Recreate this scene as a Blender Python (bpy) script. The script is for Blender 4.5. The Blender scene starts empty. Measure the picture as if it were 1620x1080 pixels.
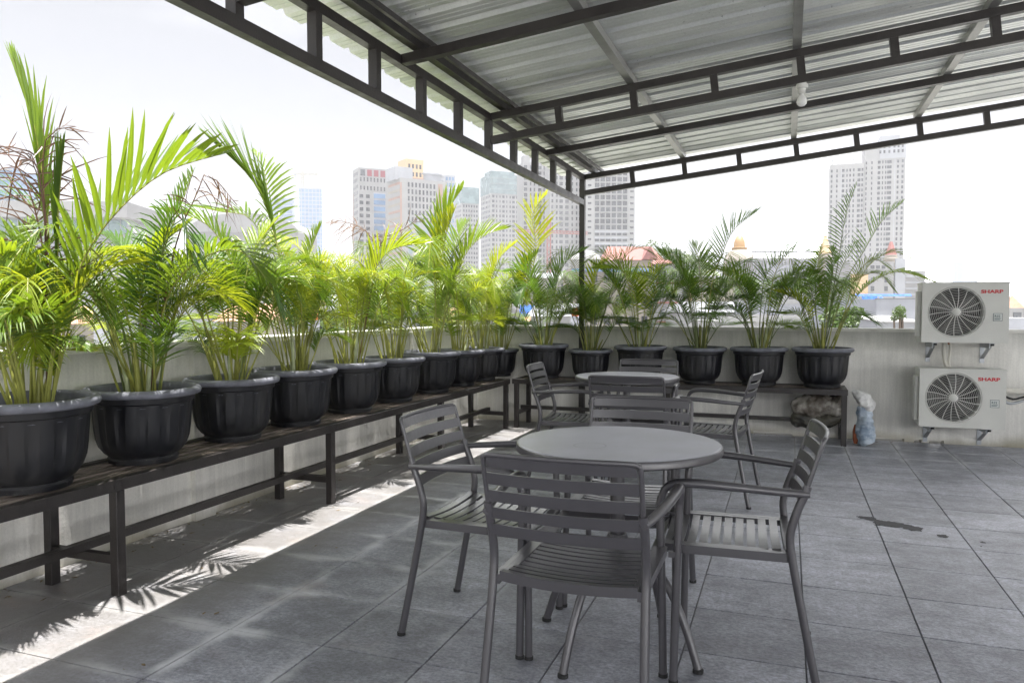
import bpy, bmesh, math, random
from mathutils import Vector, Matrix, noise
R = math.radians
scene = bpy.context.scene
COL = scene.collection

# ------------------------------------------------------------ camera, sky, sun, exposure
CAM_H = 1.22
CAM_YAW = R(19.95)
CAM_PITCH = R(2.53)
cam_data = bpy.data.cameras.new('camera')
cam = bpy.data.objects.new('camera', cam_data)
COL.objects.link(cam)
cam.location = (0, 0, CAM_H)
cam.rotation_euler = (R(90) - CAM_PITCH, 0, CAM_YAW)
cam_data.sensor_width = 36
cam_data.lens = 26.67
cam_data.clip_start = 0.05
cam_data.clip_end = 6000
scene.camera = cam

SUN_DIR = Vector((0.05, -0.05, 1.0)).normalized()      # towards the sun, close to the zenith
world = bpy.data.worlds.new('World')
scene.world = world
world.use_nodes = True
wn, wl = world.node_tree.nodes, world.node_tree.links
wn.clear()
w_out = wn.new('ShaderNodeOutputWorld')
sky = wn.new('ShaderNodeTexSky'); sky.sky_type = 'NISHITA'; sky.sun_disc = False
sky.sun_elevation = math.asin(SUN_DIR.z); sky.sun_rotation = math.atan2(SUN_DIR.x, SUN_DIR.y)
bg_sky = wn.new('ShaderNodeBackground'); bg_sky.inputs['Strength'].default_value = 0.12
wl.new(sky.outputs[0], bg_sky.inputs[0])
wtc = wn.new('ShaderNodeTexCoord')
wmap = wn.new('ShaderNodeMapping'); wmap.inputs['Scale'].default_value = (1.0, 1.0, 3.2); wmap.inputs['Location'].default_value = (1.1, 5.2, 0.9)
wl.new(wtc.outputs['Generated'], wmap.inputs[0])
wno = wn.new('ShaderNodeTexNoise'); wno.inputs['Scale'].default_value = 1.25
wno.inputs['Detail'].default_value = 4; wno.inputs['Roughness'].default_value = 0.42
wl.new(wmap.outputs[0], wno.inputs[0])
wr = wn.new('ShaderNodeValToRGB')
wr.color_ramp.elements[0].position = 0.45; wr.color_ramp.elements[0].color = (0.060, 0.0595, 0.0615, 1)
wr.color_ramp.elements[1].position = 0.68; wr.color_ramp.elements[1].color = (1.45, 1.45, 1.47, 1)
for p_, c_ in ((.53, .085), (.59, .30)):
    e_ = wr.color_ramp.elements.new(p_); e_.color = (c_, c_*.995, c_*1.02, 1)
wl.new(wno.outputs[0], wr.inputs[0])
bg_cl = wn.new('ShaderNodeBackground'); bg_cl.inputs['Strength'].default_value = 1.35
wl.new(wr.outputs[0], bg_cl.inputs[0])
wmix = wn.new('ShaderNodeMixShader'); wmix.inputs[0].default_value = 0.975
wl.new(bg_sky.outputs[0], wmix.inputs[1]); wl.new(bg_cl.outputs[0], wmix.inputs[2])
wl.new(wmix.outputs[0], w_out.inputs[0])

sun_data = bpy.data.lights.new('sun', 'SUN')
sun_data.energy = 2.0; sun_data.angle = R(0.5); sun_data.color = (1.0, 0.965, 0.91)
sun = bpy.data.objects.new('sun', sun_data)
COL.objects.link(sun)
sun.rotation_euler = SUN_DIR.to_track_quat('Z', 'Y').to_euler()

vs = scene.view_settings
vs.view_transform = 'Standard'; vs.look = 'None'; vs.exposure = 2.95; vs.gamma = 1
vs.use_curve_mapping = False
scene.render.resolution_x = 1024; scene.render.resolution_y = 682

# ------------------------------------------------------------ helpers
class MB:
    """collects shapes, build() links them as ONE mesh object"""
    def __init__(s): s.v = []; s.f = []
    def add(s, vs_, fs):
        o = len(s.v); s.v += [tuple(p) for p in vs_]; s.f += [tuple(i + o for i in q) for q in fs]
        return s
    def box(s, x0, x1, y0, y1, z0, z1):
        return s.add([(x0,y0,z0),(x1,y0,z0),(x1,y1,z0),(x0,y1,z0),(x0,y0,z1),(x1,y0,z1),(x1,y1,z1),(x0,y1,z1)],
              [(3,2,1,0),(4,5,6,7),(0,1,5,4),(1,2,6,5),(2,3,7,6),(3,0,4,7)])
    def cbox(s, x0, x1, y0, y1, z0, z1, c=0.003):
        """box with chamfered upright and top edges"""
        def ring(z, k): return [(x0+k,y0,z),(x1-k,y0,z),(x1,y0+k,z),(x1,y1-k,z),(x1-k,y1,z),(x0+k,y1,z),(x0,y1-k,z),(x0,y0+k,z)]
        r0 = ring(z0, c); r1 = ring(z1-c, c)
        r2 = [(x0+2*c,y0+c,z1),(x1-2*c,y0+c,z1),(x1-c,y0+2*c,z1),(x1-c,y1-2*c,z1),(x1-2*c,y1-c,z1),(x0+2*c,y1-c,z1),(x0+c,y1-2*c,z1),(x0+c,y0+2*c,z1)]
        vv = r0 + r1 + r2; ff = []
        for a in (0, 8):
            for i in range(8):
                j = (i+1) % 8
                ff.append((a+i, a+j, a+8+j, a+8+i))
        ff.append(tuple(range(16, 24))); ff.append(tuple(range(7, -1, -1)))
        return s.add(vv, ff)
    def bar(s, p0, p1, w, h, up=(0,0,1)):
        p0 = Vector(p0); p1 = Vector(p1); t = (p1-p0).normalized(); u = Vector(up)
        if abs(t.dot(u)) > .99: u = Vector((0,1,0))
        a = t.cross(u).normalized()*w/2; b = a.cross(t).normalized()*h/2
        vv = [p + sa*a + sb*b for p in (p0,p1) for sa, sb in ((-1,-1),(1,-1),(1,1),(-1,1))]
        return s.add(vv, [(3,2,1,0),(4,5,6,7),(0,1,5,4),(1,2,6,5),(2,3,7,6),(3,0,4,7)])
    def tube(s, pts, r, n=10, ry=None, smooth=4, caps=True):
        P = [Vector(p) for p in pts]
        rs = r if isinstance(r, (list, tuple)) else [r]*len(P)
        if smooth > 1 and len(P) > 2:
            Q = []; rr = []
            for i in range(len(P)-1):
                a = P[max(i-1,0)]; b = P[i]; c = P[i+1]; d = P[min(i+2,len(P)-1)]
                for k in range(smooth):
                    t = k/smooth
                    Q.append(0.5*((2*b)+(c-a)*t+(2*a-5*b+4*c-d)*t*t+(3*b-a-3*c+d)*t**3))
                    rr.append(rs[i]*(1-t)+rs[i+1]*t)
            Q.append(P[-1]); rr.append(rs[-1]); P = Q; rs = rr
        vv = []; ff = []; up = None
        for i, p in enumerate(P):
            t = (P[min(i+1,len(P)-1)] - P[max(i-1,0)]).normalized()
            if up is None:
                up = Vector((0,0,1)) if abs(t.z) < .9 else Vector((0,1,0))
            a = t.cross(up)
            if a.length < 1e-4: a = t.orthogonal()
            a.normalize(); b = a.cross(t).normalized(); up = b
            k = 1 if ry is None else ry/(rs[0] or 1)
            for j in range(n):
                w = 2*math.pi*j/n
                vv.append(p + a*math.cos(w)*rs[i] + b*math.sin(w)*rs[i]*k)
        for i in range(len(P)-1):
            for j in range(n):
                k2 = (j+1) % n
                ff.append((i*n+j, i*n+k2, (i+1)*n+k2, (i+1)*n+j))
        if caps:
            ff.append(tuple(range(n-1,-1,-1))); ff.append(tuple((len(P)-1)*n+j for j in range(n)))
        return s.add(vv, ff)
    def lathe(s, prof, n=32, c=(0,0,0), mod=None, cap0=False, cap1=False):
        vv = []; ff = []
        for i, (r, z) in enumerate(prof):
            for j in range(n):
                w = 2*math.pi*j/n
                rr = r if mod is None else mod(r, z, w)
                vv.append((c[0]+rr*math.cos(w), c[1]+rr*math.sin(w), c[2]+z))
        for i in range(len(prof)-1):
            for j in range(n):
                k = (j+1) % n
                ff.append((i*n+j, i*n+k, (i+1)*n+k, (i+1)*n+j))
        if cap0: ff.append(tuple(range(n-1,-1,-1)))
        if cap1: ff.append(tuple((len(prof)-1)*n+j for j in range(n)))
        return s.add(vv, ff)
    def mesh(s, name, smooth=False, angle=None):
        m = bpy.data.meshes.new(name); m.from_pydata(s.v, [], s.f); m.validate(verbose=False); m.update()
        if smooth:
            m.shade_smooth()
            if angle: m.set_sharp_from_angle(angle=R(angle))
        return m
    def build(s, name, mat, parent=None, smooth=False, angle=None):
        return link(name, s.mesh(name, smooth, angle), mat, parent)

def link(name, mesh, mat=None, parent=None, loc=None, rot=None):
    o = bpy.data.objects.new(name, mesh); COL.objects.link(o)
    if mat is not None and len(mesh.materials) == 0: mesh.materials.append(mat)
    if parent is not None: o.parent = parent
    if loc is not None: o.location = loc
    if rot is not None: o.rotation_euler = rot
    return o
def tag(o, label=None, cat=None, group=None, kind=None):
    if label: o['label'] = label
    if cat: o['category'] = cat
    if group: o['group'] = group
    if kind: o['kind'] = kind
    return o
def thing(name, label, cat, loc=(0,0,0), rz=0, group=None):
    o = bpy.data.objects.new(name, None); COL.objects.link(o)
    o.empty_display_size = 0.1; o.location = loc; o.rotation_euler = (0,0,rz)
    return tag(o, label, cat, group)
def copy_tree(o, parent=None):
    c = o.copy(); COL.objects.link(c)
    if parent is not None: c.parent = parent
    for ch in list(o.children): copy_tree(ch, c)
    return c

# ------------------------------------------------------------ materials
def new_mat(name):
    m = bpy.data.materials.new(name); m.use_nodes = True
    n = m.node_tree.nodes; b = n['Principled BSDF']
    return m, n, m.node_tree.links, b
def math_node(n, l, op, a, b_=None, c=None):
    k = n.new('ShaderNodeMath'); k.operation = op
    for i, x in enumerate((a, b_, c)):
        if x is None: continue
        if isinstance(x, (int, float)): k.inputs[i].default_value = x
        else: l.new(x, k.inputs[i])
    return k.outputs[0]
def ramp_node(n, l, v, a, b_, x=0., y=1.):
    k = n.new('ShaderNodeMapRange'); k.interpolation_type = 'SMOOTHSTEP'
    for i, q in enumerate((a, b_, x, y)): k.inputs[i+1].default_value = q
    l.new(v, k.inputs[0]); return k.outputs[0]
def noise_node(n, l, src, scale, detail=6, stretch=(1,1,1), rough=.55):
    mp = n.new('ShaderNodeMapping'); mp.inputs['Scale'].default_value = stretch; l.new(src, mp.inputs[0])
    t = n.new('ShaderNodeTexNoise'); t.inputs['Scale'].default_value = scale; t.inputs['Detail'].default_value = detail
    t.inputs['Roughness'].default_value = rough
    l.new(mp.outputs[0], t.inputs[0]); return t.outputs[0]
def mixc(n, l, fac, a, b_):
    k = n.new('ShaderNodeMix'); k.data_type = 'RGBA'
    if isinstance(fac, float): k.inputs[0].default_value = fac
    else: l.new(fac, k.inputs[0])
    for i, x in ((6, a), (7, b_)):
        if isinstance(x, tuple): k.inputs[i].default_value = (*x, 1)
        else: l.new(x, k.inputs[i])
    return k.outputs[2]

def mat(name, col, rough=.6, metal=0, var=.12, scale=8, bump=0, bscale=60, spec=.5, objvar=0, stretch=(1,1,1), world=False, rv=1.):
    m, n, l, b = new_mat(name)
    b.inputs['Roughness'].default_value = rough; b.inputs['Metallic'].default_value = metal
    b.inputs['Specular IOR Level'].default_value = spec
    if world: src = n.new('ShaderNodeNewGeometry').outputs['Position']
    else: src = n.new('ShaderNodeTexCoord').outputs['Object']
    mp = n.new('ShaderNodeMapping'); mp.inputs['Scale'].default_value = stretch; l.new(src, mp.inputs[0])
    t = n.new('ShaderNodeTexNoise'); t.inputs['Scale'].default_value = scale; t.inputs['Detail'].default_value = 6
    l.new(mp.outputs[0], t.inputs[0])
    mr = n.new('ShaderNodeMapRange'); mr.inputs[1].default_value = .3; mr.inputs[2].default_value = .7
    mr.inputs[3].default_value = 1-var; mr.inputs[4].default_value = 1+var; l.new(t.outputs[0], mr.inputs[0])
    val = mr.outputs[0]
    if objvar:
        oi = n.new('ShaderNodeObjectInfo'); m2 = n.new('ShaderNodeMapRange')
        m2.inputs[3].default_value = 1-objvar; m2.inputs[4].default_value = 1+objvar; l.new(oi.outputs['Random'], m2.inputs[0])
        mm = n.new('ShaderNodeMath'); mm.operation = 'MULTIPLY'; l.new(val, mm.inputs[0]); l.new(m2.outputs[0], mm.inputs[1]); val = mm.outputs[0]
    vm = n.new('ShaderNodeVectorMath'); vm.operation = 'SCALE'; vm.inputs[0].default_value = col[:3]
    l.new(val, vm.inputs['Scale']); l.new(vm.outputs[0], b.inputs['Base Color'])
    rr = n.new('ShaderNodeMapRange'); rr.inputs[1].default_value=.3; rr.inputs[2].default_value=.7
    rr.inputs[3].default_value = max(rough-.08*rv,.03); rr.inputs[4].default_value = min(rough+.1*rv,1); l.new(t.outputs[0], rr.inputs[0]); l.new(rr.outputs[0], b.inputs['Roughness'])
    if bump:
        t2 = n.new('ShaderNodeTexNoise'); t2.inputs['Scale'].default_value = bscale; t2.inputs['Detail'].default_value = 4; l.new(mp.outputs[0], t2.inputs[0])
        bp = n.new('ShaderNodeBump'); bp.inputs['Strength'].default_value = bump; bp.inputs['Distance'].default_value = .01
        l.new(t2.outputs[0], bp.inputs['Height']); l.new(bp.outputs[0], b.inputs['Normal'])
    return m
def leaf_mat(name, c1, c2, trans, objvar=.25, spec=.55):
    m, n, l, b = new_mat(name)
    oi = n.new('ShaderNodeObjectInfo'); g = n.new('ShaderNodeNewGeometry')
    t = n.new('ShaderNodeTexNoise'); t.inputs['Scale'].default_value = 9; l.new(g.outputs['Position'], t.inputs[0])
    ad = n.new('ShaderNodeMath'); ad.operation = 'MULTIPLY_ADD'; ad.inputs[1].default_value = .5
    l.new(oi.outputs['Random'], ad.inputs[0])
    sb = n.new('ShaderNodeMath'); sb.operation = 'MULTIPLY'; sb.inputs[1].default_value = .5; l.new(t.outputs[0], sb.inputs[0]); l.new(sb.outputs[0], ad.inputs[2])
    mx = n.new('ShaderNodeMix'); mx.data_type = 'RGBA'; mx.inputs[6].default_value = (*c1,1); mx.inputs[7].default_value = (*c2,1)
    l.new(ad.outputs[0], mx.inputs[0]); br_ = noise_node(n, l, g.outputs['Position'], 23, 3); mb2 = mixc(n, l, ramp_node(n, l, br_, .66, .74, 0., .75), mx.outputs[2], (.17,.12,.05))
    l.new(mb2, b.inputs['Base Color'])
    b.inputs['Roughness'].default_value = .33; b.inputs['Specular IOR Level'].default_value = spec
    tr = n.new('ShaderNodeBsdfTranslucent')
    vm = n.new('ShaderNodeVectorMath'); vm.operation = 'MULTIPLY'; vm.inputs[1].default_value = (1.35,1.15,.55); l.new(mx.outputs[2], vm.inputs[0]); l.new(vm.outputs[0], tr.inputs[0])
    ms = n.new('ShaderNodeMixShader'); ms.inputs[0].default_value = trans
    l.new(b.outputs[0], ms.inputs[1]); l.new(tr.outputs[0], ms.inputs[2]); l.new(ms.outputs[0], n['Material Output'].inputs[0])
    return m

M = {}
M['steel'] = mat('dark_painted_steel', (.025,.021,.020), .42, 0, .25, 14, .15, 90, .55, world=True)
M['chair'] = mat('anthracite_powder_coat', (.062,.059,.065), .30, .0, .10, 3, .05, 500, .95, rv=.25)
M['galv'] = mat('galvanised_purlin', (.33,.33,.32), .42, .6, .2, 10, world=True)
M['pot'] = mat('black_plastic_pot', (.0055,.006,.009), .40, 0, .35, 9, .05, 60, .5, objvar=.25)
def dusty(name, c0, c1, rough):
    m, n, l, b = new_mat(name); tc = n.new('ShaderNodeTexCoord').outputs['Object']; oi = n.new('ShaderNodeObjectInfo').outputs['Random']
    ad = n.new('ShaderNodeVectorMath'); ad.operation = 'ADD'; l.new(tc, ad.inputs[0]); l.new(oi, ad.inputs[1])
    z = n.new('ShaderNodeSeparateXYZ'); l.new(tc, z.inputs[0])
    a = ramp_node(n, l, noise_node(n, l, ad.outputs[0], 7, 6, (1,1,.35), .65), .45, .72)
    s = ramp_node(n, l, noise_node(n, l, ad.outputs[0], 70, 3), .60, .70)
    k = math_node(n, l, 'MAXIMUM', math_node(n, l, 'MULTIPLY', a, math_node(n, l, 'MULTIPLY_ADD', oi, .28, .10)), math_node(n, l, 'MULTIPLY', s, math_node(n,l,'MULTIPLY', ramp_node(n, l, z.outputs[2], .12, .0), .5)))
    l.new(mixc(n, l, k, c0, c1), b.inputs['Base Color']); l.new(ramp_node(n, l, a, 0., 1., rough, rough+.25), b.inputs['Roughness'])
    return m
M['pot'] = dusty('black_plastic_pot', (.006,.0065,.0095), (.085,.08,.072), .46)
M['rim'] = mat('dusty_sun_lightened_rim', (.135,.14,.165), .6, 0, .35, 14, .1, 60, .4)  # dusty grey, lightened further to put sunlight into the rim colour
M['soil'] = mat('potting_soil', (.03,.022,.016), .95, 0, .4, 40, 1, 90)
M['cap'] = mat('black_rubber', (.02,.02,.02), .7)
M['acwhite'] = mat('beige_white_casing', (.60,.60,.565), .42, 0, .05, 6, world=True)
M['acguard'] = mat('pale_wire_guard', (.62,.62,.59), .5)
M['acdark'] = mat('dark_cavity', (.025,.025,.025), .8)
M['acblade'] = mat('pale_fan_blade', (.085,.085,.08), .5)
M['red'] = mat('red_lettering', (.55,.02,.03), .5, var=.02)
M['ink'] = mat('dark_ink', (.04,.09,.10), .6, var=.02)
M['sticker'] = mat('sticker_white', (.60,.62,.60), .5, var=.02)
M['zinc'] = mat('zinc_bracket', (.42,.44,.46), .4, .7)
M['hose'] = mat('cream_hose_wrap', (.62,.60,.54), .7, 0, .1, 12, .3, 40)
M['copper'] = mat('copper_pipe', (.45,.2,.12), .35, .8)
M['porcelain'] = mat('white_lamp_holder', (.6,.6,.58), .4)
M['wood'] = mat('weathered_brown_slat', (.17,.14,.12), .62, 0, .4, 18, .5, 40, stretch=(4,.6,4), world=True)
M['stem'] = mat('yellow_green_cane', (.23,.24,.05), .5, 0, .35, 12, .2, 40)
M['stemd'] = mat('dark_green_stalk', (.10,.13,.035), .5, 0, .35, 12)
M['sheath'] = mat('pale_cane_sheath', (.34,.38,.22), .6, 0, .3, 12)
M['litter'] = mat('dry_leaf_litter', (.17,.12,.06), .9, 0, .5, 30, world=True)
M['lg'] = leaf_mat('mid_green_frond', (.038,.10,.014), (.20,.31,.032), .52)
M['ly'] = leaf_mat('yellow_green_frond', (.15,.26,.02), (.36,.42,.04), .55)
M['ld'] = leaf_mat('dark_green_frond', (.030,.090,.014), (.12,.23,.03), .46)
M['lb'] = leaf_mat('dry_brown_frond', (.07,.04,.045), (.20,.12,.06), .15, spec=.2)

def bulb_glass():
    m, n, l, b = new_mat('frosted_bulb')
    b.inputs['Base Color'].default_value = (.75,.75,.74,1); b.inputs['Roughness'].default_value = .25
    return m
M['bulb'] = bulb_glass()

TILE = 0.411; TX0 = 0.488; TY0 = 3.532
def tile_material():
    m, n, l, b = new_mat('slate_floor_tile')
    pos = n.new('ShaderNodeNewGeometry').outputs['Position']
    sx = n.new('ShaderNodeSeparateXYZ'); l.new(pos, sx.inputs[0]); X, Y = sx.outputs[0], sx.outputs[1]
    oi = n.new('ShaderNodeObjectInfo').outputs['Random']
    fine = noise_node(n, l, pos, 60, 8, (1,1.3,1), .75)
    big = noise_node(n, l, pos, 2.6, 6, (1,1.6,1))
    streak = noise_node(n, l, pos, 13, 8, (1,1.25,1), .7)
    v = math_node(n, l, 'MULTIPLY_ADD', ramp_node(n,l,fine,.36,.64), .62, .54)
    v = math_node(n, l, 'MULTIPLY', v, math_node(n,l,'MULTIPLY_ADD', ramp_node(n,l,streak,.3,.7), .45, .76))
    v = math_node(n, l, 'MULTIPLY', v, math_node(n,l,'MULTIPLY_ADD', oi, .26, .87))
    v = math_node(n, l, 'MULTIPLY', v, math_node(n,l,'MULTIPLY_ADD', ramp_node(n,l,X,-.8,-2.0), -.22, 1.))
    v = math_node(n, l, 'MULTIPLY', v, math_node(n,l,'MULTIPLY_ADD', ramp_node(n,l,big,.35,.65), .4, .8))
    base = n.new('ShaderNodeVectorMath'); base.operation = 'SCALE'; base.inputs[0].default_value = (.345,.355,.405); l.new(v, base.inputs['Scale'])
    # pale washed residue hugging the joints, stronger on the left of the terrace
    def edge(c, off):
        f = math_node(n, l, 'FRACT', math_node(n, l, 'DIVIDE', math_node(n,l,'SUBTRACT', c, off), TILE))
        d = math_node(n, l, 'ABSOLUTE', math_node(n,l,'SUBTRACT', f, .5))
        return math_node(n, l, 'ADD', d, math_node(n,l,'MULTIPLY', math_node(n,l,'SUBTRACT', noise_node(n,l,pos,5,4), .5), .28))
    e = math_node(n, l, 'MAXIMUM', edge(X, TX0), edge(Y, TY0))
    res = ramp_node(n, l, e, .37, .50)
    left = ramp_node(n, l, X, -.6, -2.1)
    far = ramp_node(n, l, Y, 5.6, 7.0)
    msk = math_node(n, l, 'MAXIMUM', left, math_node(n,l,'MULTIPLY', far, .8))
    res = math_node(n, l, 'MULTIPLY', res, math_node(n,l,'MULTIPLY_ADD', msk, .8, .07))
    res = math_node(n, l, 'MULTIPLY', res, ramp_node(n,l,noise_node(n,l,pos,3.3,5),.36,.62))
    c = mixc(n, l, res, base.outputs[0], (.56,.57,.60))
    dimming_dust = math_node(n, l, 'MULTIPLY', math_node(n,l,'MULTIPLY_ADD', ramp_node(n,l,X,-1.9,-2.45), .70, math_node(n,l,'MULTIPLY', left, .0)), ramp_node(n,l,noise_node(n,l,pos,4,6),.25,.55,.6,1.))
    c = mixc(n, l, dimming_dust, c, (.165,.153,.139))  # dusty tone, its colour dimmed to hold down the sunlit strip
    # rusty stains in patches
    rust = math_node(n, l, 'MULTIPLY', ramp_node(n,l,noise_node(n,l,pos,2.2,7,(1,1.4,1),.6),.56,.74), math_node(n,l,'MULTIPLY', ramp_node(n,l,X,-.2,-1.0), .34))
    rust = math_node(n, l, 'MULTIPLY', rust, ramp_node(n,l,fine,.35,.65))
    c = mixc(n, l, rust, c, (.30,.19,.13))
    speck = ramp_node(n, l, noise_node(n,l,pos,38,2), .79, .82)
    c = mixc(n, l, math_node(n,l,'MULTIPLY', speck, .6), c, (.6,.6,.58))
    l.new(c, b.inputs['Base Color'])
    rg = math_node(n, l, 'MULTIPLY_ADD', ramp_node(n,l,fine,.3,.7), .22, .27)
    b.inputs['Specular IOR Level'].default_value = .6
    l.new(math_node(n,l,'ADD', rg, math_node(n,l,'MULTIPLY', big, .12)), b.inputs['Roughness'])
    bp = n.new('ShaderNodeBump'); bp.inputs['Strength'].default_value = .8; bp.inputs['Distance'].default_value = .006
    l.new(math_node(n,l,'ADD', fine, streak), bp.inputs['Height']); l.new(bp.outputs[0], b.inputs['Normal'])
    return m
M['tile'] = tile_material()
def grout_material():
    m, n, l, b = new_mat('tile_grout')
    pos = n.new('ShaderNodeNewGeometry').outputs['Position']
    sx = n.new('ShaderNodeSeparateXYZ'); l.new(pos, sx.inputs[0])
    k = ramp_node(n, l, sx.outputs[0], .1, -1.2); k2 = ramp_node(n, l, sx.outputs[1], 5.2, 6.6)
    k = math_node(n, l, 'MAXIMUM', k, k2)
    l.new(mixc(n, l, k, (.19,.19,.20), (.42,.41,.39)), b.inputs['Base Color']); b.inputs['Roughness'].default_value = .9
    return m
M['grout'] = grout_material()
def wall_material(name, along):
    m, n, l, b = new_mat(name)
    pos = n.new('ShaderNodeNewGeometry').outputs['Position']
    sx = n.new('ShaderNodeSeparateXYZ'); l.new(pos, sx.inputs[0]); Z = sx.outputs[2]
    st = (6.3, 6.3, .16)
    s1 = noise_node(n, l, pos, 2.2, 7, st, .62); s2 = noise_node(n, l, pos, 7.5, 4, (6.3,6.3,.35), .7)
    big = noise_node(n, l, pos, 1.8, 6); fine = noise_node(n, l, pos, 70, 5)
    v = ramp_node(n, l, s1, .34, .70, .90, 1.02)
    v = math_node(n, l, 'MULTIPLY', v, ramp_node(n,l,s2,.35,.65,.95,1.03))
    v = math_node(n, l, 'MULTIPLY', v, ramp_node(n,l,big,.3,.7,.84,1.08))
    v = math_node(n, l, 'MULTIPLY', v, ramp_node(n,l,fine,.3,.7,.95,1.03))
    base = n.new('ShaderNodeVectorMath'); base.operation = 'SCALE'; base.inputs[0].default_value = (.80,.785,.74); l.new(v, base.inputs['Scale'])
    top = math_node(n, l, 'MULTIPLY', ramp_node(n,l,math_node(n,l,'ADD', Z, math_node(n,l,'MULTIPLY', s1, .35)), .98, 1.24), .5)
    c = mixc(n, l, top, base.outputs[0], (.17,.18,.16))
    low = math_node(n, l, 'MULTIPLY', ramp_node(n,l,math_node(n,l,'ADD', Z, math_node(n,l,'MULTIPLY', big, .3)), .27, .12), .75)
    c = mixc(n, l, low, c, (.26,.235,.15))
    l.new(c, b.inputs['Base Color']); b.inputs['Roughness'].default_value = .82
    bp = n.new('ShaderNodeBump'); bp.inputs['Strength'].default_value = .35; bp.inputs['Distance'].default_value = .006
    l.new(math_node(n,l,'ADD', fine, big), bp.inputs['Height']); l.new(bp.outputs[0], b.inputs['Normal'])
    return m
M['wall'] = wall_material('streaked_parapet_plaster', 'y')
M['coping'] = mat('pale_plaster_coping', (.62,.61,.57), .85, 0, .12, 6, .3, 60, world=True)  # even plaster colour of the copings and the outer ledge
def sheet_material():
    m, n, l, b = new_mat('galvalume_roof_sheet')
    pos = n.new('ShaderNodeNewGeometry').outputs['Position']
    oi = n.new('ShaderNodeObjectInfo').outputs['Random']
    s1 = noise_node(n, l, pos, 1.6, 6, (.5,1.5,1)); s2 = noise_node(n, l, pos, 90, 4)
    v = ramp_node(n, l, s1, .3, .7, .84, 1.1)
    v = math_node(n, l, 'MULTIPLY', v, math_node(n,l,'MULTIPLY_ADD', oi, .14, .93))
    v = math_node(n, l, 'MULTIPLY', v, ramp_node(n,l,s2,.3,.7,.95,1.04))
    base = n.new('ShaderNodeVectorMath'); base.operation = 'SCALE'; base.inputs[0].default_value = (.74,.76,.74); l.new(v, base.inputs['Scale'])
    sp = math_node(n, l, 'MULTIPLY', ramp_node(n,l,noise_node(n,l,pos,60,3),.66,.72), ramp_node(n,l,noise_node(n,l,pos,1.1,3),.5,.62))
    c = mixc(n, l, math_node(n,l,'MULTIPLY', sp, .6), base.outputs[0], (.12,.11,.10))
    l.new(c, b.inputs['Base Color']); b.inputs['Metallic'].default_value = .65
    l.new(ramp_node(n,l,s1,.3,.7,.36,.52), b.inputs['Roughness'])
    bp = n.new('ShaderNodeBump'); bp.inputs['Strength'].default_value = .25; bp.inputs['Distance'].default_value = .02
    l.new(noise_node(n,l,pos,2.2,3,(.5,2,1)), bp.inputs['Height']); l.new(bp.outputs[0], b.inputs['Normal'])
    return m
M['sheet'] = sheet_material()

# ------------------------------------------------------------ terrace floor, tile by tile
WX = -3.2      # inner face of the left parapet
WY = 7.70      # inner face of the back parapet
tl = MB(); g = .0028
tl.cbox(g, TILE-g, g, TILE-g, -.010, 0, .0016)
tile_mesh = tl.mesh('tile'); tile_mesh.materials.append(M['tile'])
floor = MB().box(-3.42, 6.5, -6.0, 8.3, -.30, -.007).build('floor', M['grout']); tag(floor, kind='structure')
rnd = random.Random(5)
i0 = math.floor((WX-TX0)/TILE); 
for i in range(i0, i0+16):
    for j in range(-7, 11):
        x = TX0+i*TILE; y = TY0+j*TILE
        if y < 0.6 or y > WY-.05 or x > 3.2: continue
        if x < WX or y+TILE > WY:
            x0 = max(x, WX+.001); y1 = min(y+TILE, WY-.001)
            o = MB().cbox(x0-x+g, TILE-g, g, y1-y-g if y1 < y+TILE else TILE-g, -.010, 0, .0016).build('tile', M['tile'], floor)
            o.location = (x, y, 0)
        else:
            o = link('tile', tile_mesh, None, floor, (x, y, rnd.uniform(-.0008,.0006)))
rest = MB()
for i in range(i0, i0+24):
    for j in range(-22, 11):
        x = TX0+i*TILE; y = TY0+j*TILE
        seen = (y >= 0.6 and i < i0+16 and x <= 3.2)
        if seen or y > WY-.05: continue
        rest.box(max(x,WX)+g, x+TILE-g, y+g, min(y+TILE,WY)-g, -.010, 0)
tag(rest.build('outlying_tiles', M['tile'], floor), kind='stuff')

# left parapet
wl_ = thing('parapet_wall', 'long streaked off-white parapet wall behind the row of palms, running away from the camera', 'wall', (WX, 3, 0))
w = MB().box(-.20, 0, -8.0, 4.90, -.2, 1.0).build('wall_face', M['wall'], wl_)
MB().box(-.23, .012, -8.0, 4.90, 1.0, 1.03).build('coping', M['coping'], wl_)
for yy in (-3.1, .42, 3.1):
    MB().box(0, .035, yy, yy+.16, 0, .997).build('pilaster', M['wall'], wl_)
# back parapet with narrow drain slits at its foot
wb = thing('parapet_wall', 'plain grey-white parapet wall behind the second bench and the air conditioners', 'wall', (0, WY, 0))
slits = [(-.55,-.42), (-.30,.06), (.66,1.02), (1.10,1.16), (1.22,1.34)]
MB().box(WX-.2, 6.5, 0, .13, .026, 1.0).build('wall_face', M['wall'], wb)
MB().box(WX-.2, 6.5, -.012, .16, 1.0, 1.03).build('coping', M['coping'], wb)
ft = MB(); xs = WX-.2
for a, b_ in slits + [(6.5,6.6)]:
    ft.box(xs, a, .002, .128, -.2, .026); xs = b_
ft.build('footing', M['wall'], wb)
tag(MB().box(WX-.4, 6.5, WY+.13, WY+.62, -.3, .004).build('gutter_ledge', M['coping']), kind='structure')

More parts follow.
